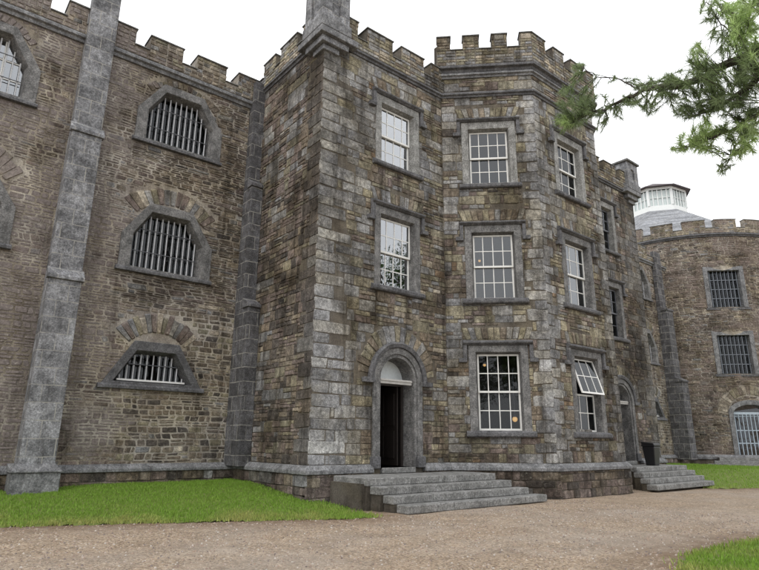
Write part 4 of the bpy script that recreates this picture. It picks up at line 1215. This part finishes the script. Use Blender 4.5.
for args in [
    (572, 112, 16, 16, 9.4, 30, .8), (562, 122, 7, 8, 9.5, 8, 1.2), (588, 100, 9, 14, 9.2, 14, .8), (578, 68, 8, 6, 9.2, 7, .9), (566, 96, 8, 8, 9.4, 6, .9), (610, 106, 7, 4, 8.9, 4, .9, .10, .1), (598, 113, 7, 5, 9.1, 5, .9, .11, .1), (604, 120, 6, 5, 9.0, 3, .9, .10, .1), (628, 96, 6, 4, 8.6, 4, .9, .10, .1), (750, 8, 14, 16, 7.5, 14, 1.4),
    (600, 126, 4, 6, 9.0, 2, .8, .10, .1), (604, 96, 4, 3, 9.0, 2, .8, .09, .1), (619, 112, 6, 7, 8.8, 5, .8, .11, .1), (637, 103, 8, 6, 8.5, 7, .9, .11), (650, 107, 7, 8, 8.3, 8, .8, .11),
    (641, 84, 9, 5, 8.4, 7, .9), (617, 77, 6, 3, 8.7, 2, .9, .09, .1), (663, 82, 16, 7, 8.0, 10, .9), (680, 78, 16, 10, 7.8, 12, .9), (668, 96, 10, 6, 7.9, 8, .8),
    (700, 68, 14, 14, 7.6, 22, .9), (695, 50, 7, 7, 7.7, 6, 1.3), (725, 78, 22, 16, 7.3, 22, .9), (750, 70, 16, 26, 7.1, 34, .8), (700, 100, 20, 12, 7.5, 26, .7),
    (735, 105, 24, 14, 7.1, 36, .75), (682, 112, 10, 7, 7.7, 8, .8), (745, 30, 14, 24, 7.5, 32, 1.5), (735, 15, 14, 16, 7.7, 20, 1.5), (755, 55, 10, 14, 7.2, 14, 1.2), (712, 18, 9, 16, 7.8, 5, .9), (708, 2, 10, 8, 7.9, 4, 1.0),
    (722, 45, 8, 14, 7.6, 8, .9), (705, 128, 16, 6, 7.6, 16, 1.6), (690, 137, 14, 5, 7.8, 10, 1.5), (735, 130, 20, 8, 7.2, 22, 1.2), (750, 145, 10, 10, 7.0, 10, 1.3), (678, 148, 8, 4, 7.9, 4, 1.3), (700, 147, 14, 4, 7.6, 8, 1.2),
    (725, 166, 7, 9, 7.2, 6, 1.0, .10, .1), (738, 152, 8, 6, 7.1, 5, 1.1, .10, .1), (757, 120, 8, 14, 6.9, 10, 1.1), (790, 70, 26, 60, 6.9, 40, 1.0), (800, 0, 40, 30, 7.2, 30, 1.2)]:
    cluster(*args)
for l in limbs[8:]:
    for k in range(26):
        t = rng.uniform(.35, 1); i_ = min(int(t*4), 3); p = l[i_].lerp(l[i_+1], t*4-i_)+Vector((rng.gauss(0, .28), rng.gauss(0, .28), rng.gauss(0, .16)))
        tuft(p, p-l[0], 22, .15, 1)
for lm in BM: lm.build('bough', M['bark'], pt)
NB.build('needles', M['needle'], pt)

# ------------------------------------------------------------------ trees across the drive, seen mirrored in the panes
def broadleaf(x, y, h, seed, label):
    rng = random.Random(seed); t = thing('broadleaf_tree', label, 'tree', (x, y, -1.7), 'trees across the forecourt')
    b0 = Vector((x, y, -1.75)); mb = MB(); lv = MB()
    mb.tube([b0, b0+Vector((.1, 0, h*.3)), b0+Vector((0, .2, h*.6)), b0+Vector((.1, .1, h*.93))], [.38, .28, .18, .04], 10)
    for k in range(16):
        z = h*rng.uniform(.28, .85); a = rng.uniform(0, 2*PI); l = (h*.36)*(1-abs(z/h-.5))*rng.uniform(.7, 1.1)
        s0 = b0+Vector((0, .1, z)); e = s0+Vector((math.cos(a)*l, math.sin(a)*l, l*.45)); m_ = s0.lerp(e, .5)+Vector((0, 0, l*.1))
        mb.tube([s0, m_, e], [.10, .06, .02], 6)
        for c in range(7):
            cc = s0.lerp(e, rng.uniform(.35, 1.1))+Vector((rng.gauss(0, .5), rng.gauss(0, .5), rng.gauss(.1, .5)))
            br = rng.uniform(.6, 1.3)
            for q in range(55):
                p = cc+Vector((rng.gauss(0, .42), rng.gauss(0, .42), rng.gauss(0, .34)))
                u_ = Vector((rng.gauss(0, 1), rng.gauss(0, 1), rng.gauss(0, .6))).normalized()*.11
                v_ = u_.cross(Vector((rng.gauss(0, 1), rng.gauss(0, 1), rng.gauss(0, 1)))).normalized()*.075
                lv.add([tuple(p-u_), tuple(p+v_), tuple(p+u_), tuple(p-v_)], [(0, 1, 2, 3)], col=(.055*br, .10*br, .025*br))
    mb.build('trunk', M['bark'], t); lv.build('crown', M['needle'], t)
broadleaf(-5, -9, 14, 1, 'tall dark leafy tree across the forecourt, mirrored in the bay windows')
broadleaf(3.5, -8, 12, 2, 'round leafy tree across the forecourt, nearest the pine')
broadleaf(22.5, -1.5, 14.5, 3, 'leafy tree across the forecourt, mirrored in the windows above the left door')
broadleaf(-16, -2, 13, 4, 'leafy tree across the forecourt at the far left')

# ------------------------------------------------------------------ light
w = bpy.data.worlds.new('World'); sc.world = w; w.use_nodes = True; nt = w.node_tree
bg = nt.nodes['Background']
sky = nt.nodes.new('ShaderNodeTexSky'); sky.sky_type = 'NISHITA'; sky.sun_disc = False
SE, SR = math.radians(52), math.radians(250)
sky.sun_elevation = SE; sky.sun_rotation = SR; sky.dust_density = 4; sky.air_density = 1.2
tcx = nt.nodes.new('ShaderNodeTexCoord')
cl = noise(nt, tcx.outputs['Generated'], 2.2, 6, .6)
cloud = ramp(nt, cl, [(.3, (.72, .75, .79)), (.55, (1.0, 1.0, 1.0))])
cloud = mix(nt, cloud, 13.0, 1, 'MULTIPLY')
skyc = mix(nt, sky.outputs[0], cloud, .88)
nt.links.new(skyc, bg.inputs['Color']); bg.inputs['Strength'].default_value = .115
sun = bpy.data.lights.new('sun', 'SUN'); sun.energy = .8; sun.angle = math.radians(25); sun.color = (1, .97, .92)
so = bpy.data.objects.new('sun', sun); C.objects.link(so)
sd = Vector((math.sin(SR)*math.cos(SE), math.cos(SR)*math.cos(SE), math.sin(SE)))
so.rotation_euler = sd.to_track_quat('Z', 'Y').to_euler(); so.location = (0, 0, 30)

sc.view_settings.view_transform = 'Standard'; sc.view_settings.look = 'None'; sc.view_settings.exposure = .27; sc.view_settings.gamma = 1
try: sc.view_settings.use_curve_mapping = False
except Exception: pass
sc.cycles.max_bounces = 5; sc.cycles.diffuse_bounces = 3; sc.cycles.transparent_max_bounces = 8
for o in bpy.data.objects:
    if '_w' in o.keys(): del o['_w']
